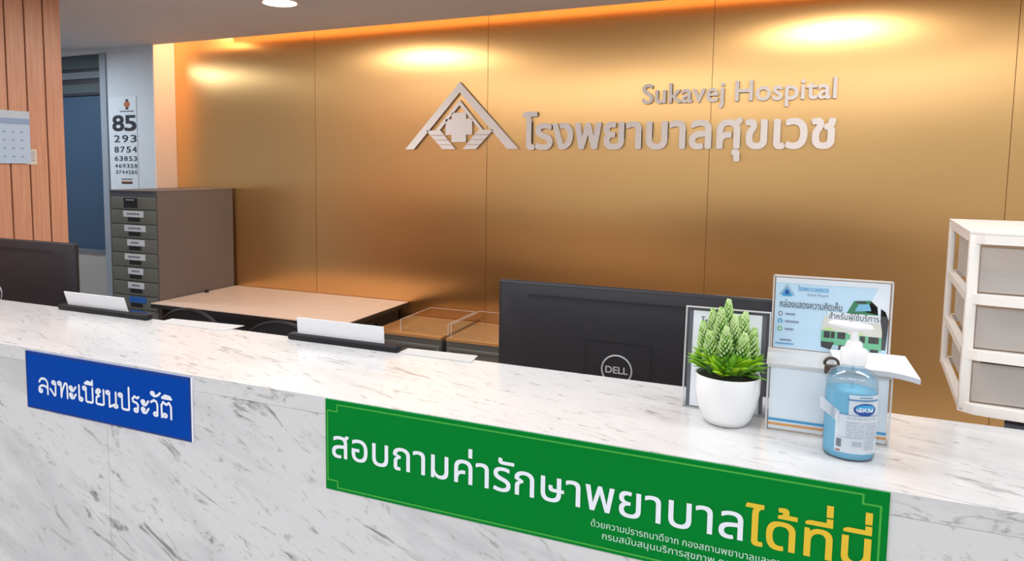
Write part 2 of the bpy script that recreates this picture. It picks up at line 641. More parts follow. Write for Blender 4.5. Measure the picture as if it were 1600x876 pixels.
def line_of_text(mb, pl, s, x0, x1, y, h, d, bold=0.0, slot=0, d0=None, track=0.0):
    """writes s on the plane between x0 and x1, its letters (without marks) h high, baseline y"""
    L = layout(s, track)
    lo = min(p[0] for g in L for q in g[0] for p in q[0])
    hi = max(p[0] for g in L for q in g[0] for p in q[0])
    sx = (x1 - x0) / (hi - lo)
    sy = h / 0.55 if any('\u0e00' <= c <= '\u0e7f' for c in s) else h / 0.7
    for pieces, ch in L:
        k = 0
        for v, f in pieces:
            for bx, by in shifts(bold):
                solid_glyph(mb, pl, [(x0 + (p[0] - lo + bx) * sx, y + (p[1] + by) * sy) for p in v], f, d0, d + 1.2e-5 * k, slot)
                k += 1

def poly(mb, pl, pts, d, slot=0, d0=None):
    if d0 is None:
        mb.add([pl.at(x, y, d) for x, y in pts], [tuple(range(len(pts)))], slot)
    else:
        solid_glyph(mb, pl, pts, [tuple(range(len(pts)))], d0, d, slot)

def rect(mb, pl, x0, x1, y0, y1, d, slot=0, d0=None):
    poly(mb, pl, [(x0, y0), (x1, y0), (x1, y1), (x0, y1)], d, slot, d0)

def disc(mb, pl, cx, cy, rx, ry, d, slot=0, seg=24):
    poly(mb, pl, [(cx + rx * math.cos(2 * PI * i / seg), cy + ry * math.sin(2 * PI * i / seg)) for i in range(seg)], d, slot)

_lift = 0
def stroke(mb, pl, pts, wd, d, slot=0):
    """a pen line of width wd with round joints; each piece a hair in front of the last"""
    global _lift
    for i in range(len(pts) - 1):
        a, b = Vector(pts[i]), Vector(pts[i + 1])
        t = (b - a)
        if t.length < 1e-6:
            continue
        n = Vector((-t.y, t.x)).normalized() * wd / 2
        _lift = (_lift + 1) % 40
        poly(mb, pl, [a - n, b - n, b + n, a + n], d + _lift * 8e-6, slot)
    for p in pts:
        _lift = (_lift + 1) % 40
        disc(mb, pl, p[0], p[1], wd / 2, wd / 2, d + _lift * 8e-6, slot, 10)

FRONT = ((1, 0, 0), (0, 0, 1))        # faces -Y, towards the camera

# ================================================================== SETTING
XL, XR, YB, YW = -5.6, 3.0, -3.4, 3.70
YF = 3.529                             # white wall and edge of the ceiling
XRET = -3.733                          # left end of the gold wall
struct(MB().box(XL - 0.1, XR + 0.1, YB - 0.1, 3.9, -0.1, 0).build('floor', M['floor']))
ce = MB().box(XL - 0.1, XR + 0.1, YB - 0.1, YF, ZC, ZC + 0.028)
ce.box(XRET, XR, YF - 0.002, YF, ZC + 0.028, ZC + 0.034)
ce.box(XL - 0.1, XR + 0.1, 3.2, 3.9, 2.52, 2.6)                    # lid of the cove
ce.box(XRET - 0.05, XR + 0.1, 3.2, 3.22, ZC + 0.028, 2.52)
struct(ce.build('ceiling', M['ceiling']))

# gold wall of tall metal sheets with narrow gaps
gw = MB()
seams = [XRET, -2.607, -1.484, -0.339, 0.829, 1.98, XR]
for a, b in zip(seams[:-1], seams[1:]):
    gw.box(a + 0.0012, b - 0.0012, YW, YW + 0.01, 0, 2.52, 0)
gw.box(XRET - 0.2, XR + 0.1, YW + 0.008, YW + 0.12, 0, 2.6, 1)
struct(gw.build('wall_back', [M['gold'], M['seam']]))
struct(MB().box(XR, XR + 0.1, YB - 0.1, 3.9, 0, 2.6).build('wall_right', M['warm_wall']))
struct(MB().box(XL - 0.1, XR + 0.1, YB - 0.1, YB, 0, 2.6).build('wall_front', M['warm_wall']))
struct(MB().box(XL - 0.1, XL, YB - 0.1, 3.9, 0, 2.6).build('wall_side', M['white_wall']))

# white wall at the far left with a glazed door
wx0, wx1, wz0, wz1 = -5.35, -4.17, 0.88, 2.245
wf = MB()
wf.box(XL, wx0, YF, YF + 0.15, 0, 2.30)
wf.box(wx1, XRET - 0.012, YF, YF + 0.15, 0, 2.30)
wf.box(wx0, wx1, YF, YF + 0.15, wz1, 2.30)
wf.box(XRET - 0.2, XRET - 0.012, YF - 0.008, YF, 0, ZC)            # shallow pilaster at the corner
struct(wf.build('wall_far', M['white_wall']))
struct(MB().box(XRET - 0.012, XRET, YF - 0.008, YW, 0, ZC + 0.2).build('trim_1', M['peach']))

wi = bpy.data.objects.new('door_1', None)
wi.location = (wx0, YF, 0)
COL.objects.link(wi)
struct(wi)
a, b = wx0 + 0.055, wx1 - 0.055
part(MB().box(b, wx1, YF - 0.012, YF + 0.1, 0, wz1).box(wx0, a, YF - 0.012, YF + 0.1, 0, wz1).box(wx0, wx1, YF + 0.095, YF + 0.1, 0, wz1), 'door_frame', M['frame_grey'], wi)
part(MB().box(a, b, YF + 0.03, YF + 0.045, wz0 + 0.03, wz1), 'blue_pane', M['pane_blue'], wi)
part(MB().box(a, b, YF + 0.012, YF + 0.05, wz0, wz0 + 0.03), 'glazing_rail', M['rail_grey'], wi)
part(MB().box(a, b, YF + 0.02, YF + 0.05, 0.0, wz0), 'lower_panel', M['door_panel'], wi)
for z0_, z1_, dy_, m_ in ((2.155, wz1, 0.005, 'rail_green'), (2.13, 2.155, 0.012, 'rail_dark'), (2.085, 2.13, -0.004, 'rail_grey'), (2.05, 2.085, 0.012, 'rail_dark'), (1.99, 2.05, 0.008, 'rail_green'), (1.975, 1.99, 0.012, 'rail_dark')):
    part(MB().box(a, b, YF + dy_, YF + 0.03, z0_, z1_), 'header_rail', M[m_], wi)

# wood clad wall on the left, running away from the camera
WX, WE = -3.1, 2.374
wd = MB()
wd.box(WX - 0.12, WX - 0.012, 0.2, WE, 0, ZC, 0)
y = WE
while y > 0.3:
    y0 = max(0.2, y - 0.091)
    wd.box(WX - 0.013, WX, y0 + 0.009, y, 0, ZC, 0)
    wd.box(WX - 0.013, WX - 0.008, y0, y0 + 0.009, 0, ZC, 1)
    y = y0
struct(wd.build('wall_left', [M['wood'], M['groove']]))

# round downlight in the ceiling
dl = thing('ceiling_downlight', 'round white recessed downlight glowing in the grey ceiling', 'ceiling light', (-2.2, 2.845, ZC))
mb = MB()
mb.lathe([(0.075, ZC - 0.0005), (0.098, ZC - 0.0005), (0.098, ZC - 0.006), (0.082, ZC - 0.010), (0.075, ZC - 0.006), (0.075, ZC - 0.0005)], -2.2, 2.845, 40, cap0=False, cap1=False)
part(mb, 'trim_ring', M['lamp_ring'], dl)
part(MB().lathe([(0.0765, ZC - 0.002), (0.0765, ZC - 0.008)], -2.2, 2.845, 40), 'diffuser', M['lamp_glow'], dl, label='bright white diffuser')

# ================================================================== RECEPTION COUNTER
CF, CB, CZ = 1.03, 1.373, 1.10
rc = thing('reception_counter', 'long white marble reception counter carrying the blue and green signs', 'counter', (-0.8, 1.2, 0))
part(MB().box(-3.05, 1.7, CF, CB, CZ - 0.03, CZ), 'countertop', M['marble_top'], rc)
fp = MB()
for a, b in ((-3.05, -2.47), (-2.4692, -1.2508), (-1.25, -0.0308), (-0.03, 1.7)):
    fp.box(a, b, CF, CF + 0.03, 0, CZ - 0.0305)
part(fp, 'front_panel', M['marble'], rc)
bk = MB().box(-3.05, 1.7, CB - 0.05, CB - 0.03, 0, CZ - 0.031)
part(bk, 'back_panel', M['warm_wall'], rc)
sk = thing('staff_desk', 'beige staff desk behind the marble counter carrying the black monitors', 'desk', (-1.5, 1.57, 0))
part(MB().box(-3.0, 0.26, CB - 0.025, 1.78, 0.71, 0.74), 'desk_top', M['desk_top'], sk)
for a in (-3.0, -1.5, 0.23):
    part(MB().box(a, a + 0.03, CB - 0.02, 1.74, 0, 0.71), 'side_panel', M['desk_top'], sk)

# ---------------------------------------------------------------- gold wall lettering
PW = Plane((0, YW, 0), *FRONT)
D0, D1 = 0.0, 0.020
lg = thing('wall_emblem', 'silver metal roof and cross emblem left of the letters on the gold wall', 'sign', (-1.64, YW, 1.60))
def emb(pts, name):
    mb = MB()
    solid_glyph(mb, PW, pts, [tuple(range(len(pts)))], D0, D1, 0, 1)
    return part(mb, name, [M['steel_letter'], M['steel_side']], lg)
def K(x, z):                # emblem drawn in its own 0..1 box
    return (-1.978 + x * 0.682, 1.600 + z * 0.365)
# big open roof
emb([K(0, 0), K(0.082, 0), K(0.494, 0.845), K(0.905, 0), K(1.0, 0), K(0.494, 1.0)], 'outer_roof')
emb([K(0.278, 0.285), K(0.494, 0.735), K(0.700, 0.285), K(0.672, 0.285), K(0.494, 0.655), K(0.318, 0.285)], 'inner_roof')
cr = 0.115
emb([K(0.425, 0.105), K(0.553, 0.105), K(0.553, 0.215), K(0.606, 0.215), K(0.606, 0.45), K(0.553, 0.45), K(0.553, 0.545), K(0.425, 0.545), K(0.425, 0.45), K(0.372, 0.45), K(0.372, 0.215), K(0.425, 0.215)], 'cross')
for sgn in (0, 1):
    for i in range(4):
        t0, t1 = i * 0.25 + (0.025 if i else 0), (i + 1) * 0.25
        za, zb = 0.285 * (1 - t0), 0.285 * (1 - t1)
        xa0, xa1 = 0.195 + 0.150 * t0, 0.325 + 0.135 * t0
        xb0, xb1 = 0.195 + 0.150 * t1, 0.325 + 0.135 * t1
        q = [(xa0, za), (xb0, zb), (xb1, zb), (xa1, za)]
        if sgn:
            q = [(0.985 - x, z) for x, z in reversed(q)]
        emb([K(*p) for p in q], 'hand_bar')

def letter_sign(name, label, s, x0, x1, y, h, bold, track=0.0, syscale=None):
    root = thing(name, label, 'sign', ((x0 + x1) / 2, YW, y))
    L = layout(s, track)
    lo = min(p[0] for g in L for q in g[0] for p in q[0])
    hi = max(p[0] for g in L for q in g[0] for p in q[0])
    sx = (x1 - x0) / (hi - lo)
    sy = h / 0.558 if syscale is None else syscale
    for pieces, ch in L:
        mb = MB()
        k = 0
        for v, f in pieces:
            for bx, by in shifts(bold, True):
                solid_glyph(mb, PW, [(x0 + (p[0] - lo + bx) * sx, y + (p[1] + by) * sy) for p in v], f, D0, D1 + 2e-5 * k, 0, 1)
                k += 1
        part(mb, 'letter', [M['steel_letter'], M['steel_side']], root)
    return root
letter_sign('hospital_sign', 'large silver Thai letters beside the emblem on the gold wall', 'โรงพยาบาลศุขเวช', -1.270, 0.185, 1.602, 0.126, 0.028)
letter_sign('hospital_sign', 'smaller silver English letters above the Thai letters on the gold wall', 'Sukavej Hospital', -0.657, 0.185, 1.819, 0.09, 0.017, 0.012, 0.092 / 0.69)

# ---------------------------------------------------------------- the two counter signs
PC = Plane((0, CF, 0), *FRONT)
gs = thing('counter_sign', 'wide green sign with white and yellow Thai text on the counter front', 'sign', (-0.286, CF, 0.938))
part(MB().box(-0.708, 0.136, CF - 0.003, CF, 0.938, 1.0985), 'panel', M['green_sign'], gs)
mb = MB()
lw_ = 0.0026
def frame_line(pts):
    for i in range(len(pts)):
        a, b = pts[i], pts[(i + 1) % len(pts)]
        stroke(mb, PC, [a, b], lw_, 0.0034)
fx0, fx1, fz0, fz1, n_ = -0.7035, 0.127, 0.9435, 1.0915, 0.012
frame_line([(fx0 + 0.02, fz1), (fx1 - 0.02, fz1), (fx1 - 0.02, fz1 - n_), (fx1, fz1 - n_), (fx1, fz0 + n_), (fx1 - 0.02, fz0 + n_), (fx1 - 0.02, fz0), (fx0 + 0.02, fz0), (fx0 + 0.02, fz0 + n_), (fx0, fz0 + n_), (fx0, fz1 - n_), (fx0 + 0.02, fz1 - n_)])
part(mb, 'border_line', M['green_line'], gs, label='thin light green border line')
mb = MB()
line_of_text(mb, PC, 'สอบถามค่ารักษาพยาบาล', -0.694, -0.032, 0.9985, 0.0375, 0.0038, 0.008)
part(mb, 'white_lettering', M['sign_white'], gs, label='large white Thai lettering')
mb = MB()
line_of_text(mb, PC, 'ได้ที่นี่', -0.029, 0.118, 0.9965, 0.0375, 0.0038, 0.016)
part(mb, 'yellow_lettering', M['sign_yellow'], gs, label='yellow Thai lettering')
mb = MB()
line_of_text(mb, PC, 'ด้วยความปรารถนาดีจาก กองสถานพยาบาลและการประกอบโรคศิลปะ', -0.239, 0.112, 0.9735, 0.0078, 0.0038, 0.0)
line_of_text(mb, PC, 'กรมสนับสนุนบริการสุขภาพ กระทรวงสาธารณสุข', -0.222, 0.055, 0.9575, 0.0078, 0.0038, 0.0)
part(mb, 'small_lettering', M['sign_soft'], gs, label='two lines of small pale Thai print')

bs = thing('counter_sign', 'small blue sign with white Thai text on the counter front', 'sign', (-1.255, CF, 0.968))
mb = MB().box(-1.494, -1.017, CF - 0.003, CF, 0.968, 1.0945)
part(mb, 'panel', M['blue_sign'], bs)
mb = MB()
for a, b in (((-1.492, 1.0925), (-1.019, 1.0925)), ((-1.492, 0.970), (-1.019, 0.970)), ((-1.492, 0.970), (-1.492, 1.0925)), ((-1.0195, 0.970), (-1.0195, 1.0925))):
    stroke(mb, PC, [a, b], 0.003, 0.0033)
part(mb, 'border_line', M['blue_dark'], bs, label='dark blue edge line')
part(MB().box(-1.017, -1.0135, CF - 0.003, CF, 0.968, 1.0945), 'white_edge', M['sign_white'], bs, label='white right edge strip')

# looped Thai letters drawn as pen lines: unit box, baseline 0, letter height 1
def arc(cx, cy, rx, ry, a0, a1, k=10):
    return [(cx + rx * math.cos(math.radians(a0 + (a1 - a0) * i / k)), cy + ry * math.sin(math.radians(a0 + (a1 - a0) * i / k))) for i in range(k + 1)]
def loop(cx, cy, r=0.095):
    return arc(cx, cy, r, r, 0, 360, 12)
G = {
 'ล': (0.66, [loop(0.13, 0.14), arc(0.13, 0.42, 0.10, 0.16, 270, 120, 6)[-6:] and [(0.04, 0.16), (0.05, 0.34), (0.16, 0.48), (0.32, 0.52), (0.48, 0.46), (0.55, 0.38)], [(0.06, 0.72)] + arc(0.31, 0.66, 0.25, 0.32, 165, 0, 8) + [(0.56, 0)]]),
 'ง': (0.50, [loop(0.27, 0.83), [(0.36, 0.83), (0.38, 0.7), (0.36, 0.06), (0.30, 0.0), (0.06, 0.38)]]),
 'ท': (0.66, [loop(0.12, 0.86), [(0.20, 0.84), (0.21, 0.0), (0.26, 0.40), (0.42, 0.88), (0.50, 0.94), (0.56, 0.86), (0.57, 0.0)]]),
 'ะ': (0.48, [loop(0.12, 0.26, 0.08), [(0.06, 0.2), (0.12, 0.06), (0.26, 0.06), (0.40, 0.34)], loop(0.12, 0.72, 0.08), [(0.06, 0.66), (0.12, 0.54), (0.26, 0.54), (0.40, 0.80)]]),
 'เ': (0.32, [loop(0.21, 0.11), [(0.12, 0.11), (0.12, 0.98)]]),
 'บ': (0.66, [loop(0.11, 0.86), [(0.19, 0.84), (0.19, 0.08), (0.25, 0.02), (0.50, 0.02), (0.56, 0.08), (0.56, 0.96)]]),
 'ย': (0.64, [loop(0.24, 0.86), [(0.12, 0.86), (0.10, 0.74), (0.28, 0.56), (0.12, 0.44), (0.10, 0.08), (0.16, 0.02), (0.46, 0.02), (0.52, 0.08), (0.52, 0.96)]]),
 'น': (0.68, [loop(0.11, 0.86), [(0.19, 0.84), (0.19, 0.0), (0.44, 0.16)], loop(0.53, 0.11), [(0.54, 0.20), (0.54, 0.96)]]),
 'ป': (0.66, [loop(0.11, 0.86), [(0.19, 0.84), (0.19, 0.08), (0.25, 0.02), (0.50, 0.02), (0.56, 0.08), (0.56, 1.40)]]),
 'ร': (0.52, [loop(0.27, 0.11), [(0.36, 0.12), (0.38, 0.44), (0.30, 0.56), (0.12, 0.62), (0.09, 0.78), (0.20, 0.94), (0.34, 0.86), (0.42, 0.94)]]),
 'ว': (0.50, [loop(0.28, 0.11), [(0.37, 0.12), (0.38, 0.70), (0.32, 0.88), (0.20, 0.94), (0.06, 0.80)]]),
 'ต': (0.66, [loop(0.25, 0.14), [(0.16, 0.12), (0.09, 0.02), (0.08, 0.72), (0.17, 0.93), (0.32, 0.80), (0.47, 0.93), (0.56, 0.72), (0.56, 0.0)]]),
 'ี': (0, [[(-0.52, 1.18), (-0.36, 1.32), (-0.14, 1.24), (-0.10, 1.16), (-0.52, 1.18)], [(-0.10, 1.16), (-0.10, 1.42)]]),
 'ั': (0, [loop(-0.36, 1.34, 0.08), [(-0.38, 1.26), (-0.28, 1.18), (-0.10, 1.26), (0.02, 1.42)]]),
 'ิ': (0, [[(-0.54, 1.18), (-0.38, 1.34), (-0.16, 1.30), (-0.08, 1.18), (-0.54, 1.18)]]),
}
mb = MB()
word = 'ลงทะเบียนประวัติ'
tot = sum(G[c][0] for c in word)
x, hh = 0.0, 0.0335
ux = (1.454 - 1.063) / tot
for c in word:
    for st in G[c][1]:
        if st:
            stroke(mb, PC, [(-1.454 + (x + p[0]) * ux, 1.0065 + p[1] * hh) for p in st], 0.0050, 0.0036)
    x += G[c][0]
part(mb, 'lettering', M['sign_white'], bs, label='white Thai lettering')

# ================================================================== THINGS ON THE COUNTER
# ---- potted plant
PX, PY = -0.070, 1.206
pp = thing('potted_plant', 'artificial green plant with pale flower spikes in a white pot on the counter', 'plant', (PX, PY, CZ))
mb = MB()
mb.lathe([(0.0, CZ), (0.026, CZ), (0.031, CZ + 0.002), (0.038, CZ + 0.012), (0.045, CZ + 0.032), (0.0485, CZ + 0.055), (0.0490, CZ + 0.078), (0.0485, CZ + 0.0795), (0.0465, CZ + 0.0785), (0.0455, CZ + 0.060), (0.0, CZ + 0.060)], PX, PY, 48, cap0=False, cap1=False)
part(mb, 'pot', M['pot'], pp, label='round white pot')
mb = MB()
mb.lathe([(0.0, CZ + 0.0605), (0.0452, CZ + 0.0605), (0.043, CZ + 0.075), (0.02, CZ + 0.086), (0.0, CZ + 0.088)], PX, PY, 24, cap0=False, cap1=False)
part(mb, 'moss', M['soil'], pp)

def leaf(mb, base, d, length, wid, bend=0.25, slot=0):
    """a fleshy blade: diamond cross-section, narrow at both ends"""
    d = Vector(d).normalized()
    side = d.cross(Vector((0, 0, 1)))
    side = side.normalized() if side.length > 1e-3 else Vector((1, 0, 0))
    nor = side.cross(d).normalized()
    base = Vector(base)
    rows = []
    for i in range(6):
        t = i / 5
        c = base + d * length * t + nor * (-bend * length * t * t)
        wv = wid * (0.35 + 1.3 * t) * (1 - t) ** 0.55 if t < 1 else 0.0
        wv = max(wv, wid * 0.04)
        rows.append([c + side * wv, c + nor * wv * 0.35, c - side * wv, c - nor * wv * 0.35])
    vs = [p for r in rows for p in r]
    fs = []
    for i in range(5):
        for k in range(4):
            j = (k + 1) % 4
            fs.append((i * 4 + k, i * 4 + j, i * 4 + 4 + j, i * 4 + 4 + k))
    fs += [(3, 2, 1, 0), (20, 21, 22, 23)]
    mb.add(vs, fs, slot, True)

def bud(mb, o, d, r, ln, slot):
    """a small plump pointed bud"""
    d = d.normalized()
    s1 = d.orthogonal().normalized()
    s2 = d.cross(s1)
    vs = [o]
    for t, w_ in ((0.30, 0.9), (0.62, 0.85)):
        for q in range(5):
            an = 2 * PI * q / 5 + t
            vs.append(o + d * ln * t + (s1 * math.cos(an) + s2 * math.sin(an)) * r * w_)
    vs.append(o + d * ln)
    fs = [(0, 1 + (q + 1) % 5, 1 + q) for q in range(5)]
    fs += [(1 + q, 1 + (q + 1) % 5, 6 + (q + 1) % 5, 6 + q) for q in range(5)]
    fs += [(6 + q, 6 + (q + 1) % 5, 11) for q in range(5)]
    mb.add(vs, fs, slot, True)

def spike(x, yv, z0, z1, r, lean, mats):
    """flower spike: a plump cone of small buds round a stem"""
    mb = MB()
    a = Vector((x - lean[0], yv - lean[1], z0))
    b = Vector((x, yv, z1))
    ax = (b - a).normalized()
    s1 = ax.orthogonal().normalized()
    s2 = ax.cross(s1)
    H = (b - a).length
    mb.tube([a - ax * 0.03, a, a + ax * H * 0.85], [0.002, r * 0.6, r * 0.25], 8, 2)
    n = 110
    for i in range(n):
        t = (i + 0.5) / n
        ang = i * 2.39996
        rr = r * (0.62 + 0.38 * min(1, t / 0.18)) * (1 - t ** 1.6 * 0.80)
        out_ = s1 * math.cos(ang) + s2 * math.sin(ang)
        o = a + ax * H * t * 0.93 + out_ * rr * 0.55
        bud(mb, o, out_ * (0.9 - 0.6 * t) + ax * (0.55 + t), 0.0021, rr * 0.55 + 0.0032, 0 if rnd.random() < 0.7 else 1)
    part(mb, 'flower_spike', mats + [M['leaf_dark']], pp)

sp = [  # offset x, offset y, base z, top z, radius, lean
    (-0.003, 0.004, 1.232, 1.2985, 0.0145, (0.000, 0.0)),
    (-0.026, 0.004, 1.222, 1.282, 0.0145, (-0.005, 0.0)),
    (-0.013, -0.009, 1.222, 1.287, 0.0150, (-0.003, 0.0)),
    (0.023, -0.002, 1.214, 1.282, 0.0150, (0.005, 0.0)),
    (-0.040, -0.002, 1.200, 1.262, 0.0150, (-0.008, 0.0)),
    (0.037, -0.004, 1.196, 1.258, 0.0155, (0.008, 0.0)),
    (-0.027, -0.022, 1.195, 1.250, 0.0155, (-0.003, -0.006)),
    (-0.003, -0.026, 1.198, 1.260, 0.0155, (0.0, -0.006)),
    (0.024, -0.022, 1.196, 1.252, 0.0150, (0.005, -0.005)),
    (0.008, -0.006, 1.215, 1.276, 0.0140, (0.0, 0.0)),
    (-0.024, 0.019, 1.205, 1.266, 0.0135, (-0.005, 0.005)),
    (0.016, 0.019, 1.205, 1.272, 0.0135, (0.005, 0.005)),
]
for i, (dx, dy, z0, z1, r, ln) in enumerate(sp):
    spike(PX + dx, PY + dy, z0, z1, r, ln, [M['spike_pale'], M['spike_mid']])
def tuft(ax, az, mats, n, length, wid, spread, z=1.176, r0=0.022):
    mb = MB()
    for i in range(n):
        a = ax + rnd.uniform(-spread, spread)
        e = az + rnd.uniform(-0.26, 0.30)
        d = (math.cos(a) * math.cos(e), math.sin(a) * math.cos(e), math.sin(e))
        b = (PX + math.cos(a) * r0 * rnd.uniform(0.4, 1.2), PY + math.sin(a) * r0 * rnd.uniform(0.4, 1.2), z + rnd.uniform(-0.002, 0.012))
        leaf(mb, b, d, length * rnd.uniform(0.85, 1.08), wid * rnd.uniform(0.8, 1.2), rnd.uniform(0.0, 0.3), 0 if rnd.random() < 0.7 else 1)
    part(mb, 'leaf_tuft', mats, pp)
for k in range(11):
    ang = k * 2 * PI / 11 + 0.15
    if math.sin(ang) > 0.45:
        continue
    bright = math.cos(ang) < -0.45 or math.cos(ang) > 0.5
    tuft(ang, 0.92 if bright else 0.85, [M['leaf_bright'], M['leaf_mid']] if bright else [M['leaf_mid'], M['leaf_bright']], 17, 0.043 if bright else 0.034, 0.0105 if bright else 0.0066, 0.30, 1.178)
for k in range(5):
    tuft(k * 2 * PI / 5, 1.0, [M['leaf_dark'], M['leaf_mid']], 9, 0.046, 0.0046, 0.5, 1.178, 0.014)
for a_, e_ in ((-2.95, 0.30), (-0.5, 0.25)):
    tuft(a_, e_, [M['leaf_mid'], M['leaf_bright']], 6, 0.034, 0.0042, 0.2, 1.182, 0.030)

# ---- acrylic card holder behind the plant
ah = thing('card_holder', 'clear acrylic card holder with white notice standing behind the potted plant', 'sign holder', (-0.077, 1.262, CZ))
tilt = Matrix.Translation((0, 1.254, CZ)) @ Matrix.Rotation(math.radians(-6), 4, 'X')
def tl(mbx):
    mbx.v = [tuple(tilt @ Vector(p)) for p in mbx.v]
    return mbx
mb = MB().box(-0.1415, -0.0136, 0.0, 0.0025, 0.001, 0.169).box(-0.1415, -0.0136, 0.006, 0.0085, 0.001, 0.169)
part(tl(mb), 'front_sheet', M['acrylic'], ah)
mb = MB().box(-0.1435, -0.1415, 0, 0.0085, 0.001, 0.169).box(-0.0136, -0.0116, 0, 0.0085, 0.001, 0.169).box(-0.1435, -0.0116, 0, 0.0085, 0.169, 0.171)
part(tl(mb), 'side_edge', M['acrylic_edge'], ah)
for a, b in ((-0.1375, -0.1315), (-0.0245, -0.0185)):
    part(tl(MB().box(a, b, 0.0028, 0.0034, 0.004, 0.163)), 'dark_edge', M['acrylic_grey'], ah)
mb = MB().box(-0.1315, -0.0245, 0.0034, 0.0042, 0.004, 0.164)
part(tl(mb), 'notice', M['paper_bright'], ah, label='white paper notice')
mb = MB()
pn = Plane((0, 0.0030, 0), *FRONT)
line_of_text(mb, pn, 'โทร', -0.1185, -0.094, 0.142, 0.0085, 0.0, 0.015)
part(tl(mb), 'notice_print', M['ink_grey'], ah)
part(MB().box(-0.1435, -0.0116, 1.252, 1.311, CZ, CZ + 0.0010), 'foot', M['acrylic_edge'], ah)

# ---- comment box of clear acrylic with poster
BX0, BX1, BY0, BY1, BZ = -0.0125, 0.1525, 1.194, 1.300, 1.2045
cb = thing('comment_box', 'clear acrylic comment box with pale blue poster on the counter', 'comment box', (0.07, 1.247, CZ))
t_ = 0.003
mb = MB()
mb.box(BX0, BX1, BY0, BY0 + t_, CZ, BZ).box(BX0, BX1, BY1 - t_, BY1, CZ, BZ)
mb.box(BX0, BX0 + t_, BY0 + t_, BY1 - t_, CZ, BZ).box(BX1 - t_, BX1, BY0 + t_, BY1 - t_, CZ, BZ)
mb.box(BX0 + t_, BX1 - t_, BY0 + t_, BY1 - t_, CZ, CZ + t_)
part(mb, 'box', M['acrylic'], cb)
for x_ in (BX0, BX1 - 0.0022):
    for y_ in (BY0, BY1 - 0.0022):
        part(MB().box(x_, x_ + 0.0022, y_ - 0.0002, y_ + 0.0024, CZ, BZ), 'glued_edge', M['acrylic_edge'], cb)
for z_ in (BZ - 0.003, CZ):
    part(MB().box(BX0, BX1, BY0 - 0.0003, BY0, z_, z_ + 0.003), 'glued_edge', M['acrylic_edge'], cb)
mb = MB().box(BX0 - 0.002, BX1 + 0.002, BY0 - 0.002, BY1, BZ, BZ + 0.0025)
lid = part(mb, 'lid', clear_mat('acrylic_lid', (250, 252, 253), 0.05, 0.08, 0.55, (250, 251, 252)), cb)
PB = Plane((0, BY0 + t_ + 0.002, 0), *FRONT)
mb = MB().box(BX0 + 0.004, BX1 - 0.004, BY0 + t_ + 0.002, BY0 + t_ + 0.003, CZ + 0.004, BZ - 0.004, 0)
rect(mb, PB, BX0 + 0.004, BX1 - 0.004, CZ + 0.0165, CZ + 0.0205, 0.0006, 1)
rect(mb, PB, BX0 + 0.004, BX1 - 0.004, CZ + 0.0095, CZ + 0.0135, 0.0006, 2)
part(mb, 'inner_card', [mat('pale_box_card', (236, 243, 247), 0.4), M['sky_print'], M['orange_print']], cb, label='pale card with blue and orange stripes')
# lock
mb = MB()
mb.tube([(0.073 + 0.009 * math.cos(a), BY0 - 0.003, BZ + 0.012 + 0.008 * math.sin(a)) for a in [PI * k / 10 for k in range(-1, 12)]], 0.0022, 8)
mb.rbox(0.064, 0.082, BY0 - 0.0065, BY0 - 0.0005, BZ - 0.004, BZ + 0.010, 0.0015)
part(mb, 'padlock', M['lock'], cb, label='small bronze padlock')
# poster panel
P0, P1, Q0, Q1 = -0.0113, 0.159, BZ + 0.0025, 1.3285
mb = MB().box(P0, P1, BY1 - 0.0025, BY1 - 0.0005, Q0, Q1).box(P0, P1, BY1 + 0.002, BY1 + 0.004, BZ - 0.03, Q1)
mb.box(P0, P0 + 0.0022, BY1 - 0.003, BY1 + 0.004, Q0, Q1, 1).box(P1 - 0.0022, P1, BY1 - 0.003, BY1 + 0.004, Q0, Q1, 1).box(P0, P1, BY1 - 0.003, BY1 + 0.004, Q1 - 0.0022, Q1, 1)
part(mb, 'poster_frame', [M['acrylic'], M['acrylic_edge']], cb)
PP = Plane((P0 + 0.004, BY1, Q0 + 0.001), *FRONT)
W_, H_ = P1 - P0 - 0.008, Q1 - Q0 - 0.005
mb = MB().box(P0 + 0.004, P1 - 0.004, BY1, BY1 + 0.001, Q0 + 0.001, Q1 - 0.004, 0)
def U(x, y):
    return (x * W_, y * H_)
def pol(pts, slot, lay=1):
    poly(mb, PP, [U(*p) for p in pts], 0.0002 + 0.0001 * lay, slot)
def rec(x0, x1, y0, y1, slot, lay=1):
    pol([(x0, y0), (x1, y0), (x1, y1), (x0, y1)], slot, lay)
# glare on the top corner painted in as white, plus a pale border
pol([(0, 0.93), (1, 0.93), (1, 1), (0, 1)], 1)
pol([(0.80, 0.6), (1, 0.55), (1, 0.93), (0.9, 0.93)], 1)
# emblem
pol([(0.03, 0.755), (0.055, 0.755), (0.105, 0.87), (0.155, 0.755), (0.18, 0.755), (0.105, 0.915)], 3, 2)
pol([(0.065, 0.74), (0.145, 0.74), (0.165, 0.80), (0.105, 0.86), (0.045, 0.80)], 2, 1)
rec(0.09, 0.12, 0.77, 0.825, 4, 3)
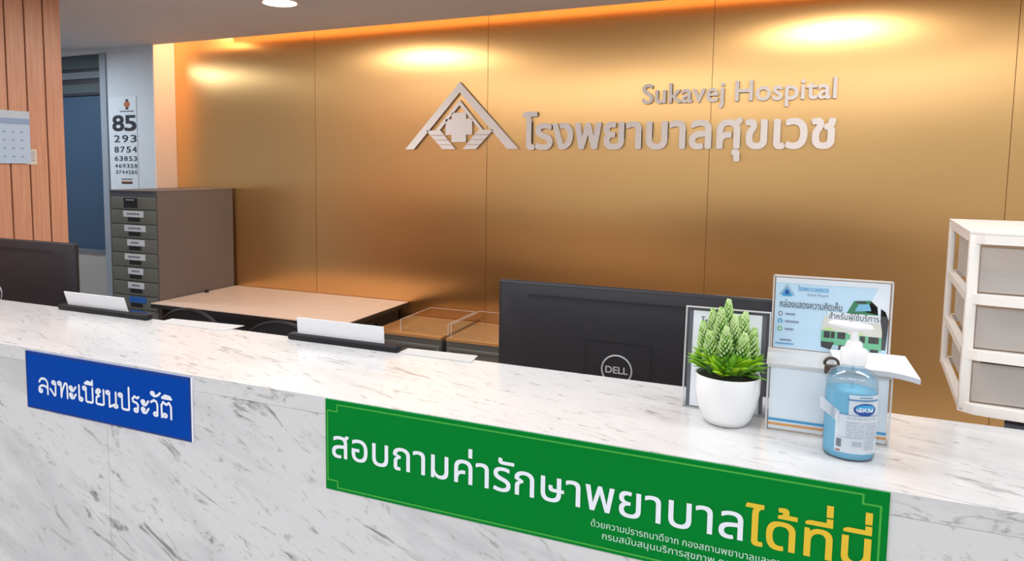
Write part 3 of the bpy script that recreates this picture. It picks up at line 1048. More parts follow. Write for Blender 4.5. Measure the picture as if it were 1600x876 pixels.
# three vehicles
def van(x0, x1, y0, y1, green, roof):
    w_, h_ = x1 - x0, y1 - y0
    pol([(x0, y0 + .1 * h_), (x1, y0 + .06 * h_), (x1, y0 + .62 * h_), (x1 - .06 * w_, y0 + .92 * h_), (x0 + .3 * w_, y1), (x0 + .06 * w_, y0 + .84 * h_), (x0, y0 + .5 * h_)], 8, 2)
    pol([(x0, y0 + .1 * h_), (x1, y0 + .06 * h_), (x1, y0 + .46 * h_), (x0, y0 + .48 * h_)], green, 3)
    for a_, b_ in ((.1, .34), (.37, .52), (.62, .92)):
        rec(x0 + a_ * w_, x0 + b_ * w_, y0 + .27 * h_, y0 + .46 * h_, 9, 4)
    pol([(x0 + .02 * w_, y0), (x0 + .38 * w_, y0 - .06 * h_), (x0 + .52 * w_, y0 + .16 * h_), (x0, y0 + .16 * h_)], 9, 4)
    rec(x0 + .68 * w_, x0 + .92 * w_, y0 - .04 * h_, y0 + .1 * h_, 9, 4)
    pol([(x0 + .05 * w_, y0 + .5 * h_), (x0 + .5 * w_, y0 + .48 * h_), (x0 + .3 * w_, y0 + .58 * h_)], roof, 4)
pol([(0.64, 0.56), (0.70, 0.74), (0.84, 0.76), (0.90, 0.68), (0.92, 0.44), (0.62, 0.44)], 7, 1)
pol([(0.71, 0.60), (0.74, 0.70), (0.83, 0.71), (0.85, 0.62)], 11, 2)
rec(0.72, 0.80, 0.715, 0.745, 9, 3)
pol([(0.93, 0.10), (0.985, 0.10), (1.0, 0.50), (0.97, 0.62), (0.93, 0.66)], 9, 1)
van(0.43, 0.66, 0.07, 0.56, 6, 10)
van(0.66, 0.95, 0.05, 0.52, 6, 10)
# printed words
line_of_text(mb, PP, 'โรงพยาบาลศุขเวช', *[v * W_ for v in (0.205, 0.475)], 0.83 * H_, 0.05 * H_, 0.0008, 0.01, 2)
line_of_text(mb, PP, 'Sukavej Hospital', *[v * W_ for v in (0.29, 0.475)], 0.765 * H_, 0.035 * H_, 0.0008, 0.0, 12)
line_of_text(mb, PP, 'กล่องแสดงความคิดเห็น', *[v * W_ for v in (0.045, 0.60)], 0.585 * H_, 0.075 * H_, 0.0009, 0.012, 13)
rec(0.48, 0.93, 0.455, 0.565, 1, 6)
line_of_text(mb, PP, 'สำหรับผู้ใช้บริการ', *[v * W_ for v in (0.49, 0.92)], 0.475 * H_, 0.065 * H_, 0.0010, 0.012, 13)
for k, (yy, sl) in enumerate(((0.49, 12), (0.385, 2), (0.275, 14))):
    disc(mb, PP, 0.055 * W_, yy * H_, 0.022 * W_, 0.036 * H_, 0.0004, sl, 20)
    if k == 1:
        rec(0.050, 0.060, yy - 0.03, yy + 0.02, 1, 4)
    else:
        disc(mb, PP, 0.055 * W_, yy * H_, 0.010 * W_, 0.016 * H_, 0.0006, 1, 12)
    rec(0.10, (0.19, 0.225, 0.18)[k], yy - 0.014, yy + 0.012, 12, 3)
rec(0.06, 0.165, 0.105, 0.13, 12, 3)
rec(0.02, 0.19, 0.055, 0.075, 2, 3)
part(mb, 'poster', [M['poster_blue'], M['poster_white'], M['sky_print'], mat('pale_emblem_print', (156, 190, 212), 0.4), M['navy'], M['poster_blue'], M['van_green'], M['van_dkgreen'], M['van_cream'], M['van_dark'], M['van_lime'], M['van_glass'], M['ink_soft'], mat('poster_ink', (92, 92, 98), 0.5), M['icon_green']], cb, label='pale blue poster with green vans')

# ---- leaflets on the lid
lf = thing('leaflet_stack', 'small stack of white leaflets lying on the comment box beside the pump', 'leaflets', (0.13, 1.243, BZ + 0.003))
z0 = BZ + 0.0027
mb = MB()
n = 8
top, bot = [], []
for i in range(n + 1):
    t = i / n
    droop = -0.006 * max(0, (t - 0.55) / 0.45) ** 2
    x_ = 0.080 + t * 0.104
    for (lst, dz) in ((top, 0.0075), (bot, 0.0)):
        lst.append((x_, 1.186 - 0.004 * t, z0 + dz + droop))
        lst.append((x_ - 0.004, 1.292 + 0.010 * t, z0 + dz + droop * 0.2))
vs = top + bot
o_ = len(top)
fs_top, fs_side = [], []
for i in range(n):
    a = i * 2
    fs_top.append((a, a + 2, a + 3, a + 1))
    fs_side += [(o_ + a, o_ + a + 1, o_ + a + 3, o_ + a + 2), (a, o_ + a, o_ + a + 2, a + 2), (a + 1, a + 3, o_ + a + 3, o_ + a + 1)]
fs_side += [(0, 1, o_ + 1, o_), (2 * n, o_ + 2 * n, o_ + 2 * n + 1, 2 * n + 1)]
mb.add(vs, fs_top, 0)
mb.add(vs, fs_side, 1)
part(mb, 'sheets', [M['paper'], M['paper_edge']], lf)

# ---- sanitiser bottle
SX, SY = 0.0965, 1.141
sb = thing('sanitiser_bottle', 'clear pump bottle of blue hand sanitiser gel at the counter edge', 'bottle', (SX, SY, CZ))
E2 = 0.86
mb = MB()
mb.lathe([(0.0, CZ), (0.030, CZ), (0.0325, CZ + 0.003), (0.0330, CZ + 0.012), (0.0328, CZ + 0.100), (0.0318, CZ + 0.112), (0.028, CZ + 0.120), (0.018, CZ + 0.1255), (0.0145, CZ + 0.128), (0.0145, CZ + 0.137)], SX, SY, 48, 0, 1.0, E2, cap0=False, cap1=True)
part(mb, 'bottle_body', M['bottle_shell'], sb, label='clear plastic bottle body')
mb = MB()
mb.lathe([(0.0, CZ + 0.002), (0.029, CZ + 0.002), (0.0314, CZ + 0.005), (0.0319, CZ + 0.012), (0.0317, CZ + 0.0955), (0.0, CZ + 0.0965)], SX, SY, 48, 0, 1.0, E2, cap0=False, cap1=False)
part(mb, 'gel', M['gel'], sb, label='blue gel filling')
mb = MB()
mb.lathe([(0.0162, CZ + 0.132), (0.0168, CZ + 0.134), (0.0168, CZ + 0.150), (0.0160, CZ + 0.1525), (0.0115, CZ + 0.1545), (0.0100, CZ + 0.160), (0.0088, CZ + 0.163), (0.0055, CZ + 0.1635), (0.0050, CZ + 0.180), (0.0, CZ + 0.180)], SX, SY, 36, cap0=True, cap1=False)
cap = part(mb, 'pump_collar', M['pump'], sb)
mb = MB()
hz = CZ + 0.180
# nozzle: flat paddle pointing to the left and slightly towards the camera
dirx = Vector((-0.95, -0.32, 0)).normalized()
sdx = Vector((0.32, -0.95, 0)).normalized()
rows = []
for t, wv, zt, zb in ((-0.024, 0.0045, 0.004, 0.000), (-0.020, 0.0095, 0.007, -0.002), (-0.006, 0.0110, 0.0095, -0.003), (0.006, 0.0105, 0.0105, -0.003), (0.018, 0.0080, 0.0115, 0.000), (0.030, 0.0058, 0.0120, 0.004), (0.036, 0.0040, 0.0105, 0.005)):
    c = Vector((SX, SY, hz)) + dirx * t
    rows.append([c + sdx * wv + Vector((0, 0, (zt + zb) / 2)), c + sdx * wv * 0.6 + Vector((0, 0, zt)), c - sdx * wv * 0.6 + Vector((0, 0, zt)), c - sdx * wv + Vector((0, 0, (zt + zb) / 2)), c - sdx * wv * 0.6 + Vector((0, 0, zb)), c + sdx * wv * 0.6 + Vector((0, 0, zb))])
vs = [p for r in rows for p in r]
fs = [tuple(range(5, -1, -1)), tuple(range(36, 42))]
for i in range(6):
    for k in range(6):
        j = (k + 1) % 6
        fs.append((i * 6 + k, i * 6 + j, i * 6 + 6 + j, i * 6 + 6 + k))
mb.add(vs, fs, 0, True)
ob = part(mb, 'pump_head', M['pump'], sb)
sd = ob.modifiers.new('round', 'SUBSURF')
sd.levels = sd.render_levels = 2
part(MB().tube([(SX, SY, CZ + 0.012), (SX + 0.001, SY, CZ + 0.07), (SX, SY, CZ + 0.134)], 0.0022, 8), 'dip_tube', M['bottle_shell'], sb)
# wrap-round label, drawn on the bottle's curve; u is metres along the surface
class Curve:
    def __init__(self, r, c0):
        self.r, self.c0 = r, c0
    def at(self, x, y, d=0.0):
        a = self.c0 + x / self.r
        rr = self.r + d
        return Vector((SX + rr * math.cos(a), SY + rr * E2 * math.sin(a), y))
CV = Curve(0.0333, math.radians(-80))
def crect(mb, x0, x1, y0, y1, d, slot, k=10):
    vs, fs = [], []
    for i in range(k + 1):
        x_ = x0 + (x1 - x0) * i / k
        vs += [CV.at(x_, y0, d), CV.at(x_, y1, d)]
    for i in range(k):
        fs.append((2 * i, 2 * i + 2, 2 * i + 3, 2 * i + 1))
    mb.add(vs, fs, slot, True)
mb = MB()
crect(mb, -0.026, 0.036, CZ + 0.012, CZ + 0.066, 0.0004, 0, 16)
crect(mb, -0.010, 0.036, CZ + 0.066, CZ + 0.094, 0.0004, 0, 12)
lb = part(mb, 'label', M['label_clear'], sb, label='translucent white printed label')
mb = MB()
seg = 28
vs = [CV.at(0.011, CZ + 0.0745, 0.0009)] + [CV.at(0.011 + 0.0155 * math.cos(2 * PI * i / seg), CZ + 0.0745 + 0.0088 * math.sin(2 * PI * i / seg), 0.0009) for i in range(seg)]
mb.add(vs, [(0, 1 + i, 1 + (i + 1) % seg) for i in range(seg)], 0, True)
vs = [CV.at(0.011, CZ + 0.0772, 0.0012)] + [CV.at(0.011 + 0.0125 * math.cos(2 * PI * i / seg), CZ + 0.0772 + 0.0042 * math.sin(2 * PI * i / seg), 0.0012) for i in range(seg)]
mb.add(vs, [(0, 1 + i, 1 + (i + 1) % seg) for i in range(seg)], 1, True)
line_of_text(mb, CV, 'SKN', 0.002, 0.020, CZ + 0.0715, 0.0060, 0.0016, 0.02, 2)
crect(mb, 0.002, 0.020, CZ + 0.0905, CZ + 0.0919, 0.0012, 3)
crect(mb, -0.012, 0.032, CZ + 0.0862, CZ + 0.0884, 0.0010, 3)
for k in range(9):
    zz = CZ + 0.061 - k * 0.0032
    if k in (1,):
        continue
    x_ = -0.012
    while x_ < 0.030:
        ln = rnd.uniform(0.003, 0.009)
        crect(mb, x_, min(0.032, x_ + ln), zz, zz + 0.0011, 0.0010, 4, 3)
        x_ += ln + rnd.uniform(0.0008, 0.002)
crect(mb, -0.022, 0.034, CZ + 0.0655, CZ + 0.0662, 0.0010, 3, 12)
crect(mb, -0.022, 0.034, CZ + 0.0335, CZ + 0.0341, 0.0010, 4, 12)
for k in range(7):
    crect(mb, -0.0235, -0.0170, CZ + 0.0195 + k * 0.0017, CZ + 0.0207 + k * 0.0017, 0.0010, 5, 3)
crect(mb, -0.004, 0.008, CZ + 0.0225, CZ + 0.0290, 0.0010, 4, 4)
for k in range(5):
    crect(mb, 0.010, 0.028 - 0.002 * (k % 2), CZ + 0.019 + k * 0.0028, CZ + 0.0199 + k * 0.0028, 0.0010, 4, 5)
crect(mb, -0.024, -0.018, CZ + 0.0135, CZ + 0.0155, 0.0010, 6, 3)
part(mb, 'label_print', [M['navy'], M['sky_print'], M['sign_white'], mat('steel_blue_print', (84, 132, 176), 0.5), mat('pale_print', (164, 176, 190), 0.5), mat('bar_print', (92, 98, 106), 0.5), M['red_print']], sb)
# loose translucent sticker tail standing off the left side
mb = MB()
pts = [(-0.0332, 0.046, 0.074), (-0.0290, 0.024, 0.064), (-0.0275, 0.022, 0.050), (-0.0330, 0.044, 0.058)]
q = [Vector((SX - 0.0325, SY - 0.006, CZ + 0.0835)), Vector((SX - 0.0150, SY - 0.0265, CZ + 0.0690)), Vector((SX - 0.0150, SY - 0.0265, CZ + 0.0525)), Vector((SX - 0.0325, SY - 0.006, CZ + 0.0665))]
q[0] += Vector((-0.006, 0, -0.001)); q[3] += Vector((-0.006, 0, -0.001))
nn = Vector((-0.5, -0.86, 0)) * 0.0004
mb.add(q + [p + nn for p in q], [(0, 1, 2, 3), (7, 6, 5, 4), (0, 4, 5, 1), (1, 5, 6, 2), (2, 6, 7, 3), (3, 7, 4, 0)])
part(mb, 'sticker_tail', M['tail'], sb, label='loose end of a translucent sticker')

# ---- name plates at the back edge of the counter
def name_plate(x0, x1, bx0, bx1, lean, label, top):
    y0 = 1.358
    r = thing('name_plate', label, 'name plate', ((x0 + x1) / 2, y0, CZ), 'blank name plates on the counter')
    mb = MB()
    mb.rbox(bx0, bx1, y0 - 0.011, y0 + 0.013, CZ, CZ + 0.0150, 0.005)
    part(mb, 'base', M['black_plastic'], r, label='black base strip')
    mt = Matrix.Translation((0, y0 + 0.002, CZ + 0.0125)) @ Matrix.Rotation(math.radians(lean), 4, 'X')
    part(MB().box(x0, x1, -0.0012, 0.0012, 0, top, mtx=mt), 'card', M['paper'], r, label='blank white card')
name_plate(-1.012, -0.782, -1.034, -0.742, 4, 'blank white card in black base, the one nearer the green sign', 0.040)
name_plate(-1.785, -1.557, -1.815, -1.480, 18, 'blank white card in black base, left, in front of the drawer cabinet', 0.043)

# ---- papers overhanging the back edge
mb = MB().prism([(-1.44, 1.345), (-1.221, 1.345), (-1.216, 1.414), (-1.44, 1.396)], 'z', CZ + 0.0002, CZ + 0.0012)
tag(mb.build('paper_sheet', M['sheet'], origin=(-1.33, 1.36, CZ)), 'white sheet of paper overhanging the counter edge between the two name plates', 'paper')
mb = MB().prism([(-0.74, 1.347), (-0.570, 1.347), (-0.578, 1.402), (-0.74, 1.392)], 'z', CZ + 0.0002, CZ + 0.0022)
tag(mb.build('paper_sheet', M['sheet'], origin=(-0.65, 1.36, CZ)), 'white sheet of paper overhanging the counter edge beside the large black monitor', 'paper')

# ================================================================== BEHIND THE COUNTER
# ---- monitors (seen from behind)
def monitor(x0, x1, z0, z1, y, lx, lz, lr, label, vent, hatch):
    cx = (x0 + x1) / 2
    r = thing('computer_monitor', label, 'monitor', (cx, y + 0.03, 0.74), 'black monitors on the reception desk')
    mb = MB()
    mb.rbox(x0, x1, y + 0.012, y + 0.032, z0, z1, 0.006)
    # swelling back: rings from the rim to a flat middle
    def ring(i, yy):
        return [(x0 + i, yy, z0 + i), (x1 - i, yy, z0 + i), (x1 - i, yy, z1 - i), (x0 + i, yy, z1 - i)]
    rings = [ring(0.004, y + 0.014), ring(0.020, y + 0.006), ring(0.045, y + 0.0015), ring(0.075, y)]
    vs = [p for q in rings for p in q]
    fs = [(12, 13, 14, 15)]
    for i in range(3):
        for k in range(4):
            j = (k + 1) % 4
            fs.append((i * 4 + k, i * 4 + j, i * 4 + 4 + j, i * 4 + 4 + k))
    mb.add(vs, fs, 0, True)
    part(mb, 'housing', M['monitor'], r, label='black plastic back')
    part(MB().box(x0 + 0.012, x1 - 0.012, y + 0.0315, y + 0.034, z0 + 0.015, z1 - 0.012), 'screen', M['screen'], r)
    pm = Plane((0, y, 0), *FRONT)
    mb = MB()
    rect(mb, pm, vent[0], vent[1], z1 - 0.031, z1 - 0.0275, 0.0016, 0, 0.0)
    part(mb, 'vent_slot', M['monitor_groove'], r)
    if hatch:
        mb = MB()
        hx0, hx1, ht = hatch
        for a, b in (((hx0, ht), (hx1, ht)), ((hx0, ht), (hx0, z0 + 0.05)), ((hx1, ht), (hx1, z0 + 0.05))):
            stroke(mb, pm, [a, b], 0.0022, 0.0008)
        part(mb, 'hatch_line', M['monitor_groove'], r)
    mb = MB()
    mb.tube([(lx + lr * math.cos(2 * PI * i / 40), y - 0.0008, lz + lr * math.sin(2 * PI * i / 40)) for i in range(40)], 0.0019, 8, closed=True)
    line_of_text(mb, pm, 'DELL', lx - lr * 0.74, lx + lr * 0.74, lz - lr * 0.22, lr * 0.46, 0.0015, 0.03)
    part(mb, 'logo', M['silver_print'], r, label='round silver logo')
    mb = MB()
    mb.rbox(cx - 0.035, cx + 0.035, y + 0.002, y + 0.024, 0.75, z0 + 0.12, 0.006)
    part(mb, 'stand_neck', M['black_plastic'], r)
    mb = MB()
    mb.rbox(cx - 0.12, cx + 0.12, y - 0.07, y + 0.12, 0.74, 0.755, 0.006)
    part(mb, 'stand_base', M['black_plastic'], r)
monitor(-0.612, -0.011, 0.885, 1.2345, 1.60, -0.324, 1.052, 0.033, 'large black monitor seen from behind, right of centre behind the plant', (-0.536, -0.181), (-0.396, -0.25, 1.114))
monitor(-2.80, -2.082, 0.86, 1.2445, 1.60, -2.468, 1.055, 0.034, 'black monitor seen from behind at the left edge in front of the wood wall', (-2.66, -2.175), None)

# ---- plastic drawer tower at the right edge on a dark stand
ds = thing('support_stand', 'dark grey stand under the white drawer tower behind the counter', 'stand', (0.56, 1.61, 0))
part(MB().prism([(0.335, 1.402), (0.80, 1.402), (0.80, 1.82), (0.432, 1.82)], 'z', 1.075, 1.098), 'stand_top', M['stored'], ds)
for x_, y_ in ((0.345, 1.408), (0.765, 1.408), (0.44, 1.785), (0.765, 1.785)):
    part(MB().box(x_, x_ + 0.026, y_, y_ + 0.026, 0, 1.075), 'leg', M['stored'], ds)
part(MB().box(0.446, 0.786, 1.79, 1.80, 0.3, 1.075), 'back_panel', M['stored'], ds)
part(MB().prism([(0.36, 1.412), (0.785, 1.412), (0.785, 1.79), (0.45, 1.79)], 'z', 0.30, 0.32), 'shelf', M['stored'], ds)

TW, TD, TH = 0.27, 0.36, 0.294
dt = thing('drawer_tower', 'white plastic drawer tower with frosted drawers at the right edge', 'drawers', (0.2725, 1.408, 1.1075), None, math.radians(-5.2))
for fx in (0.098, TW - 0.03):
    for fy in (0.025, TD - 0.03):
        part(MB().lathe([(0.011, -0.0093), (0.013, 0.002)], fx, fy, 16), 'foot', M['tower_white'], dt, False)
levels = [0.0, 0.089, 0.180, TH - 0.017]
# posts
pw, pd = 0.015, 0.026
for (a, b) in ((0, 0), (TW - pw, 0), (0, TD - pd), (TW - pw, TD - pd)):
    part(MB().rbox(a, a + pw * (1 if b == 0 else 0.7), b, b + pd * (0.6 if b == 0 else 1), 0.004, TH - 0.004, 0.003), 'post', M['tower_white'], dt, False)
def bow_rail(z0, z1, y_in):
    """rail with a front that bows forward and rounded corners"""
    pts = []
    k = 14
    for i in range(k + 1):
        t = i / k
        e = min(t, 1 - t)
        ed = min(1.0, e / 0.07)
        yy = -0.004 - 0.011 * math.sin(PI * t) ** 0.6 + 0.010 * (1 - math.sqrt(max(0, 1 - (1 - ed) ** 2)))
        pts.append((TW * t, yy))
    pts += [(TW, y_in), (0, y_in)]
    return MB().prism(pts, 'z', z0, z1)
for i, z in enumerate(levels):
    mb = bow_rail(z, z + 0.016, 0.016)
    mb.box(0.001, 0.013, 0.016, TD - 0.01, z + 0.001, z + 0.014).box(TW - 0.013, TW - 0.001, 0.016, TD - 0.01, z + 0.001, z + 0.014)
    mb.box(0.0, TW, TD - 0.014, TD - 0.002, z + 0.001, z + 0.014)
    part(mb, 'rail', M['tower_white'], dt, False)
mb = bow_rail(TH - 0.002, TH + 0.002, TD)
part(mb, 'top_panel', M['tower_white'], dt, False)
for i in range(3):
    z0, z1 = levels[i] + 0.019, levels[i + 1] - 0.006
    a, b = 0.0165, TW - 0.0165
    mb = MB()
    t = 0.002
    mb.rbox(a, b, 0.004, 0.007, z0, z1, 0.0014)
    mb.box(a, a + t, 0.007, TD - 0.03, z0, z1).box(b - t, b, 0.007, TD - 0.03, z0, z1)
    mb.box(a, b, TD - 0.03, TD - 0.028, z0, z1).box(a, b, 0.007, TD - 0.03, z0, z0 + t)
    d_ = part(mb, 'drawer', M['tower_box'], dt, False, label='frosted clear drawer')
    mb = MB()
    if i == 0:
        mb.rbox(a + 0.035, b - 0.02, 0.03, 0.22, z0 + 0.003, z0 + 0.030, 0.006)
        mb.rbox(a + 0.075, b - 0.04, 0.05, 0.20, z0 + 0.030, z0 + 0.044, 0.005)
    else:
        mb.rbox(a + 0.02, b - 0.02, 0.03, 0.25, z0 + 0.003, z0 + (0.028 if i == 1 else 0.012), 0.003)
    c_ = part(mb, 'drawer_contents', M['stored'] if i == 0 else M['stored_pale'], dt, False, parent=d_)

# ---- steel drawer cabinet
KX0, KX1, KY0, KY1, KZ = -3.630, -3.245, 3.059, 3.682, 1.355
dc = thing('drawer_cabinet', 'tall grey steel cabinet of many labelled drawers under the eye chart', 'cabinet', ((KX0 + KX1) / 2, 3.37, 0))
mb = MB().box(KX0, KX1, KY0 + 0.012, KY1, 0, KZ - 0.004, 0)
mb.rbox(KX0 - 0.003, KX1 + 0.003, KY0, KY1, KZ - 0.008, KZ, 0.003)
mb.box(KX0, KX0 + 0.014, KY0 + 0.002, KY0 + 0.012, 0, KZ - 0.008).box(KX1 - 0.014, KX1, KY0 + 0.002, KY0 + 0.012, 0, KZ - 0.008)
part(mb, 'body', M['cab_side'], dc)
part(MB().box(KX0 + 0.014, KX1 - 0.014, KY0 + 0.004, KY0 + 0.012, 1.316, KZ - 0.008), 'header', M['cab_header'], dc, label='dark grey header strip')
part(MB().box(KX0 + 0.014, KX1 - 0.014, KY0 + 0.009, KY0 + 0.0125, 0.02, 1.316), 'gap_backing', M['gap'], dc)
PK = Plane((0, KY0, 0), *FRONT)
zz = 1.314
k = 0
widths = [None, (-3.515, -3.355), (-3.510, -3.342), (-3.490, -3.352), (-3.515, -3.350), (-3.492, -3.370), (-3.495, -3.366), (-3.488, -3.352), (-3.488, -3.352)]
while zz > 0.09:
    h = 0.072 if k == 0 else 0.0805
    d = part(MB().rbox(KX0 + 0.016, KX1 - 0.016, KY0 - 0.001, KY0 + 0.010, zz - h, zz, 0.003), 'drawer', M['cab_front'], dc)
    if k == 0:
        mb = MB().box(-3.508, -3.402, KY0 - 0.004, KY0 - 0.0005, zz - 0.062, zz - 0.004, 0)
        mb.box(-3.490, -3.420, KY0 - 0.006, KY0 - 0.004, zz - 0.020, zz - 0.012, 1)
        part(mb, 'handle', [M['gap'], M['chrome']], dc, parent=d, label='black recessed handle')
    else:
        lx0, lx1 = widths[k] if k < len(widths) else (-3.488, -3.352)
        blue = k >= 7
        if k <= 8:
            mb = MB().box(lx0, lx1, KY0 - 0.003, KY0 - 0.0008, zz - 0.040, zz - 0.004, 0)
            if not blue:
                xx = lx0 + 0.03
                while xx < lx1 - 0.045:
                    ww = rnd.uniform(0.008, 0.018)
                    rect(mb, PK, xx, xx + ww, zz - 0.027, zz - 0.017, 0.0032, 1)
                    xx += ww + 0.003
            part(mb, 'drawer_label', [M['label_blue'] if blue else M['label_white'], M['ink_grey']], dc, parent=d, label='blue label' if blue else 'white label')
        mb = MB().box(-3.476, -3.384, KY0 - 0.004, KY0 - 0.0008, zz - 0.066, zz - 0.043, 0)
        part(mb, 'handle', M['gap'], dc, parent=d, label='black slot handle')
    zz -= h + 0.0035
    k += 1

# ---- desk against the gold wall
tx0, tx1, ty0, ty1, tz = -3.24, -1.962, 2.984, 3.692, 0.72
dk = thing('side_desk', 'beige topped desk with black edges against the gold wall', 'desk', ((tx0 + tx1) / 2, 3.34, 0))
part(MB().box(tx0, tx1, ty0 + 0.002, ty1, tz - 0.004, tz), 'desk_top', M['desk_top'], dk, label='pale beige top')
part(MB().box(tx0 + 0.001, tx1 - 0.001, ty0, ty1, tz - 0.026, tz - 0.0042), 'edge_band', M['desk_edge'], dk, label='black edge band')
part(MB().box(tx0 + 0.02, tx0 + 0.045, ty0 + 0.04, ty1 - 0.02, 0, tz - 0.026), 'side_panel', M['desk_dark'], dk)
part(MB().box(tx1 - 0.08, tx1 - 0.055, ty0 + 0.04, ty1 - 0.02, 0, tz - 0.026), 'side_panel', M['desk_dark'], dk)
part(MB().box(tx0 + 0.045, tx1 - 0.08, ty0 + 0.10, ty0 + 0.12, 0.12, tz - 0.026), 'modesty_panel', M['desk_edge'], dk)
part(MB().lathe([(0.010, 0.0), (0.012, 0.006), (0.0, 0.008)], 0, 0, 16).__class__().box(tx1 - 0.055, tx1 - 0.050, 3.40, 3.424, 0.60, 0.645), 'hinge_plate', M['chrome'], dk, label='small silver plate')
kb = MB().lathe([(0.0, tz), (0.012, tz), (0.013, tz + 0.012), (0.008, tz + 0.017), (0.0, tz + 0.017)], -3.225 + 0.010, 3.40, 20, cap0=False, cap1=False)
tag(kb.build('rubber_stopper', M['gap'], origin=(-3.215, 3.40, tz)), 'small black rubber stopper on the desk beside the drawer cabinet', 'stopper')

# ---- low cabinets right of the desk
def low_cab(x0, x1, label):
    r = thing('low_cabinet', label, 'cabinet', ((x0 + x1) / 2, 3.48, 0), 'low cabinets along the gold wall')
    part(MB().box(x0, x1, 3.265, 3.692, 0.05, 0.630), 'body', M['low_front'], r)
    part(MB().box(x0, x1, 3.257, 3.692, 0.630, 0.643), 'top', M['oak'], r, label='golden oak top')
    h = 0.29
    for z in (0.06, 0.345):
        d = part(MB().rbox(x0 + 0.006, x1 - 0.006, 3.252, 3.266, z, z + (0.28 if z < 0.3 else 0.255), 0.003), 'drawer', M['low_front'], r)
        part(MB().box(x0 + 0.03, x1 - 0.03, 3.246, 3.253, z + (0.262 if z < 0.3 else 0.237), z + (0.270 if z < 0.3 else 0.245)), 'handle', M['chrome'], r, parent=d)
    part(MB().box(x0 + 0.02, x1 - 0.02, 3.29, 3.67, 0, 0.05), 'plinth', M['gap'], r)
low_cab(-1.945, -1.545, 'low grey cabinet with oak top next to the beige desk')
low_cab(-1.517, -1.05, 'low grey cabinet with oak top partly behind the large black monitor')

# ---- clear trays on the low cabinets
def tray(x0, x1, y0, y1, z0, h, label):
    r = thing('acrylic_tray', label, 'tray', ((x0 + x1) / 2, (y0 + y1) / 2, z0), 'clear trays on the low cabinets')
    t = 0.004
    mb = MB().box(x0, x1, y0, y0 + t, z0, z0 + h * 0.45).box(x0, x1, y1 - t, y1, z0, z0 + h)
    mb.box(x0, x0 + t, y0 + t, y1 - t, z0, z0 + h).box(x1 - t, x1, y0 + t, y1 - t, z0, z0 + h).box(x0 + t, x1 - t, y0 + t, y1 - t, z0, z0 + 0.003)
    part(mb, 'tray_body', M['acrylic'], r)
    mb = MB()
    mb.box(x0, x1, y1 - t, y1, z0 + h, z0 + h + 0.002).box(x0, x0 + t, y0, y1, z0 + h, z0 + h + 0.002).box(x1 - t, x1, y0, y1, z0 + h, z0 + h + 0.002)
    for x_ in (x0, x1 - t):
        mb.box(x_, x_ + t, y0 - 0.0015, y0, z0, z0 + h)
    part(mb, 'polished_edge', M['acrylic_edge'], r)
tray(-1.80, -1.522, 3.30, 3.66, 0.643, 0.062, 'clear acrylic tray on the low cabinet next to the beige desk')
tray(-1.50, -1.12, 3.28, 3.66, 0.643, 0.068, 'clear acrylic tray half hidden by the large black monitor')

# ---- office chairs, only their backs reach above the counter
def office_chair(cx, cy, ztop, wd_, label, arms):
    r = thing('office_chair', label, 'chair', (cx, cy, 0), 'black office chairs behind the counter', 0)
    k = 16
    # back: a curved pad with an arched top
    pts = []
    for i in range(k + 1):
        t = i / k
        a = PI - PI * t
        pts.append((cx + wd_ / 2 * math.cos(a), ztop - 0.17 + 0.17 * math.sin(a) ** 0.9))
    outline = pts + [(cx + wd_ * 0.40, 0.56), (cx - wd_ * 0.40, 0.56)]
    part(MB().prism(outline, 'y', cy + 0.20, cy + 0.225), 'backrest', M['black_fabric'], r, label='black mesh back')
    mb = MB().tube([(x, cy + 0.2125, z) for x, z in outline], 0.013, 10, closed=True)
    part(mb, 'back_frame', M['black_plastic'], r)
    part(MB().rbox(cx - 0.21, cx + 0.21, cy - 0.24, cy + 0.18, 0.44, 0.51, 0.03), 'seat', M['black_fabric'], r)
    part(MB().tube([(cx, cy + 0.1, 0.45), (cx, cy + 0.25, 0.46), (cx, cy + 0.24, 0.62)], 0.02, 10), 'back_support', M['black_plastic'], r)
    part(MB().lathe([(0.03, 0.10), (0.03, 0.30), (0.02, 0.30), (0.02, 0.44)], cx, cy, 20), 'gas_column', M['chrome'], r)
    for i in range(5):
        a = 2 * PI * i / 5 + 0.3
        d = Vector((math.cos(a), math.sin(a), 0))
        c = Vector((cx, cy, 0))
        lg_ = part(MB().tube([c + d * 0.02 + Vector((0, 0, 0.12)), c + d * 0.20 + Vector((0, 0, 0.075))], [0.024, 0.016], 8), 'base_leg', M['black_plastic'], r)
        part(MB().tube([c + d * 0.205 + Vector((-d.y, d.x, 0)) * 0.022 + Vector((0, 0, 0.03)), c + d * 0.205 - Vector((-d.y, d.x, 0)) * 0.022 + Vector((0, 0, 0.03))], 0.03, 14), 'caster', M['black_plastic'], r, parent=lg_)
    if arms:
        for s in (-1, 1):
            part(MB().tube([(cx + s * 0.24, cy, 0.48), (cx + s * 0.27, cy, 0.52), (cx + s * 0.27, cy, 0.68)], 0.014, 8).rbox(cx + s * 0.27 - 0.03, cx + s * 0.27 + 0.03, cy - 0.14, cy + 0.12, 0.68, 0.71, 0.012), 'armrest', M['black_plastic'], r)
office_chair(-2.275, 2.09, 0.884, 0.40, 'black mesh office chair with arched back in front of the drawer cabinet', False)
office_chair(-1.79, 2.09, 0.876, 0.42, 'black office chair just left of the blank name plate near the green sign', False)

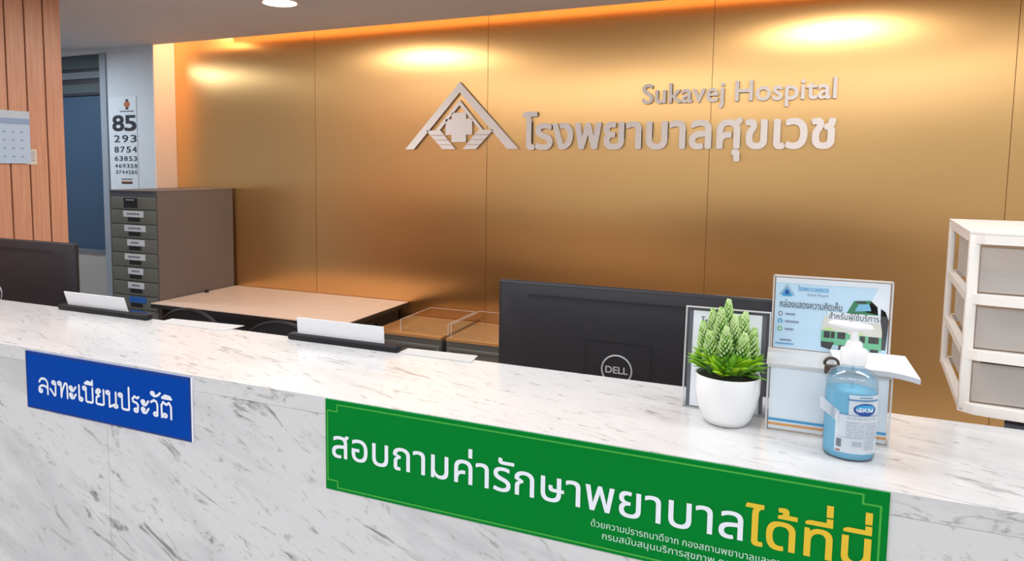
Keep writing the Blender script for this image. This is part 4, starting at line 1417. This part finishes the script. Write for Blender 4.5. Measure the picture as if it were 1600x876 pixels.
# ---- eye chart on the white wall
ec = thing('eye_chart', 'white eye test chart with rows of black numbers on the white wall', 'eye chart', (-4.02, YF - 0.01, 1.35))
EX0, EX1, EZ0, EZ1 = -4.150, -3.895, 1.335, 1.95
part(MB().box(EX0, EX1, YF - 0.012, YF - 0.0085, EZ0, EZ1), 'chart_board', M['chart'], ec)
PE = Plane((0, YF - 0.012, 0), *FRONT)
def row(s, x0, x1, z0, z1, bold):
    mb = MB()
    n = len(s)
    wd_ = (x1 - x0) / (n + (n - 1) * (0.42 if n > 2 else 0.12))
    for i, ch in enumerate(s):
        a = x0 + i * wd_ * (1.42 if n > 2 else 1.12)
        one = 0.3 * wd_ if ch == '1' else 0
        line_of_text(mb, PE, ch, a + one, a + wd_ - one, z0, z1 - z0, 0.0006, bold)
    part(mb, 'number_row', M['ink'], ec, label='row of black numbers')
row('85', -4.113, -3.902, 1.728, 1.828, 0.032)
row('293', -4.105, -3.900, 1.651, 1.698, 0.015)
row('8754', -4.105, -3.900, 1.583, 1.622, 0.02)
row('63853', -4.105, -3.900, 1.528, 1.558, 0.02)
row('469358', -4.105, -3.900, 1.481, 1.507, 0.02)
row('3744580', -4.100, -3.902, 1.440, 1.464, 0.02)
for q in ((-4.045, -3.915, 1.851, 1.857), (-3.990, -3.964, 1.866, 1.932), (-4.050, -3.948, 1.374, 1.384), (-4.048, -3.950, 1.402, 1.408)):
    mb = MB()
    rect(mb, PE, *q, 0.0006)
    part(mb, 'printed_bar', M['ink'], ec)
mb = MB()
disc(mb, PE, -3.977, 1.899, 0.028, 0.020, 0.0009, 0)
rect(mb, PE, -4.050, -3.948, 1.384, 1.392, 0.0007)
part(mb, 'emblem', M['rust'], ec, label='small rust coloured emblem')

# ---- calendar and note on the wood wall
PWD = Plane((WX, 0, 0), (0, 1, 0), (0, 0, 1))
cl = thing('wall_calendar', 'pale blue wall calendar hanging on the wood clad wall', 'calendar', (WX, 2.08, 1.50))
mb = MB()
rect(mb, PWD, 1.8858, 2.1976, 1.5034, 1.7342, 0.006, 0, 0.0005)
part(mb, 'sheet', M['poster_sky'], cl)
mb = MB()
rect(mb, PWD, 1.8858, 2.1971, 1.7032, 1.7344, 0.0066, 0, 0.0062)
part(mb, 'top_strip', M['poster_top'], cl, label='pale top strip')
mb = MB()
rect(mb, PWD, 1.8858, 2.1971, 1.6757, 1.7006, 0.0064, 0, 0.0062)
for i in range(7):
    for j in range(4):
        rect(mb, PWD, 1.9074 + i * 0.0405, 1.922 + i * 0.0405, 1.5301 + j * 0.036, 1.537 + j * 0.036, 0.0064, 0)
part(mb, 'print', M['poster_band'], cl, label='blue grey printing')
nt_ = thing('paper_note', 'small cream paper note pinned beside the blue wall calendar', 'note', (WX, 2.205, 1.498))
mb = MB()
rect(mb, PWD, 2.1743, 2.2286, 1.4983, 1.5672, 0.0025, 0, 0.0005)
part(mb, 'note_sheet', M['cream_note'], nt_)
mb = MB()
for i in range(5):
    rect(mb, PWD, 2.201, 2.2208, 1.5155 + i * 0.0095, 1.5189 + i * 0.0095, 0.0028, 0)
part(mb, 'note_print', M['ink_soft'], nt_)
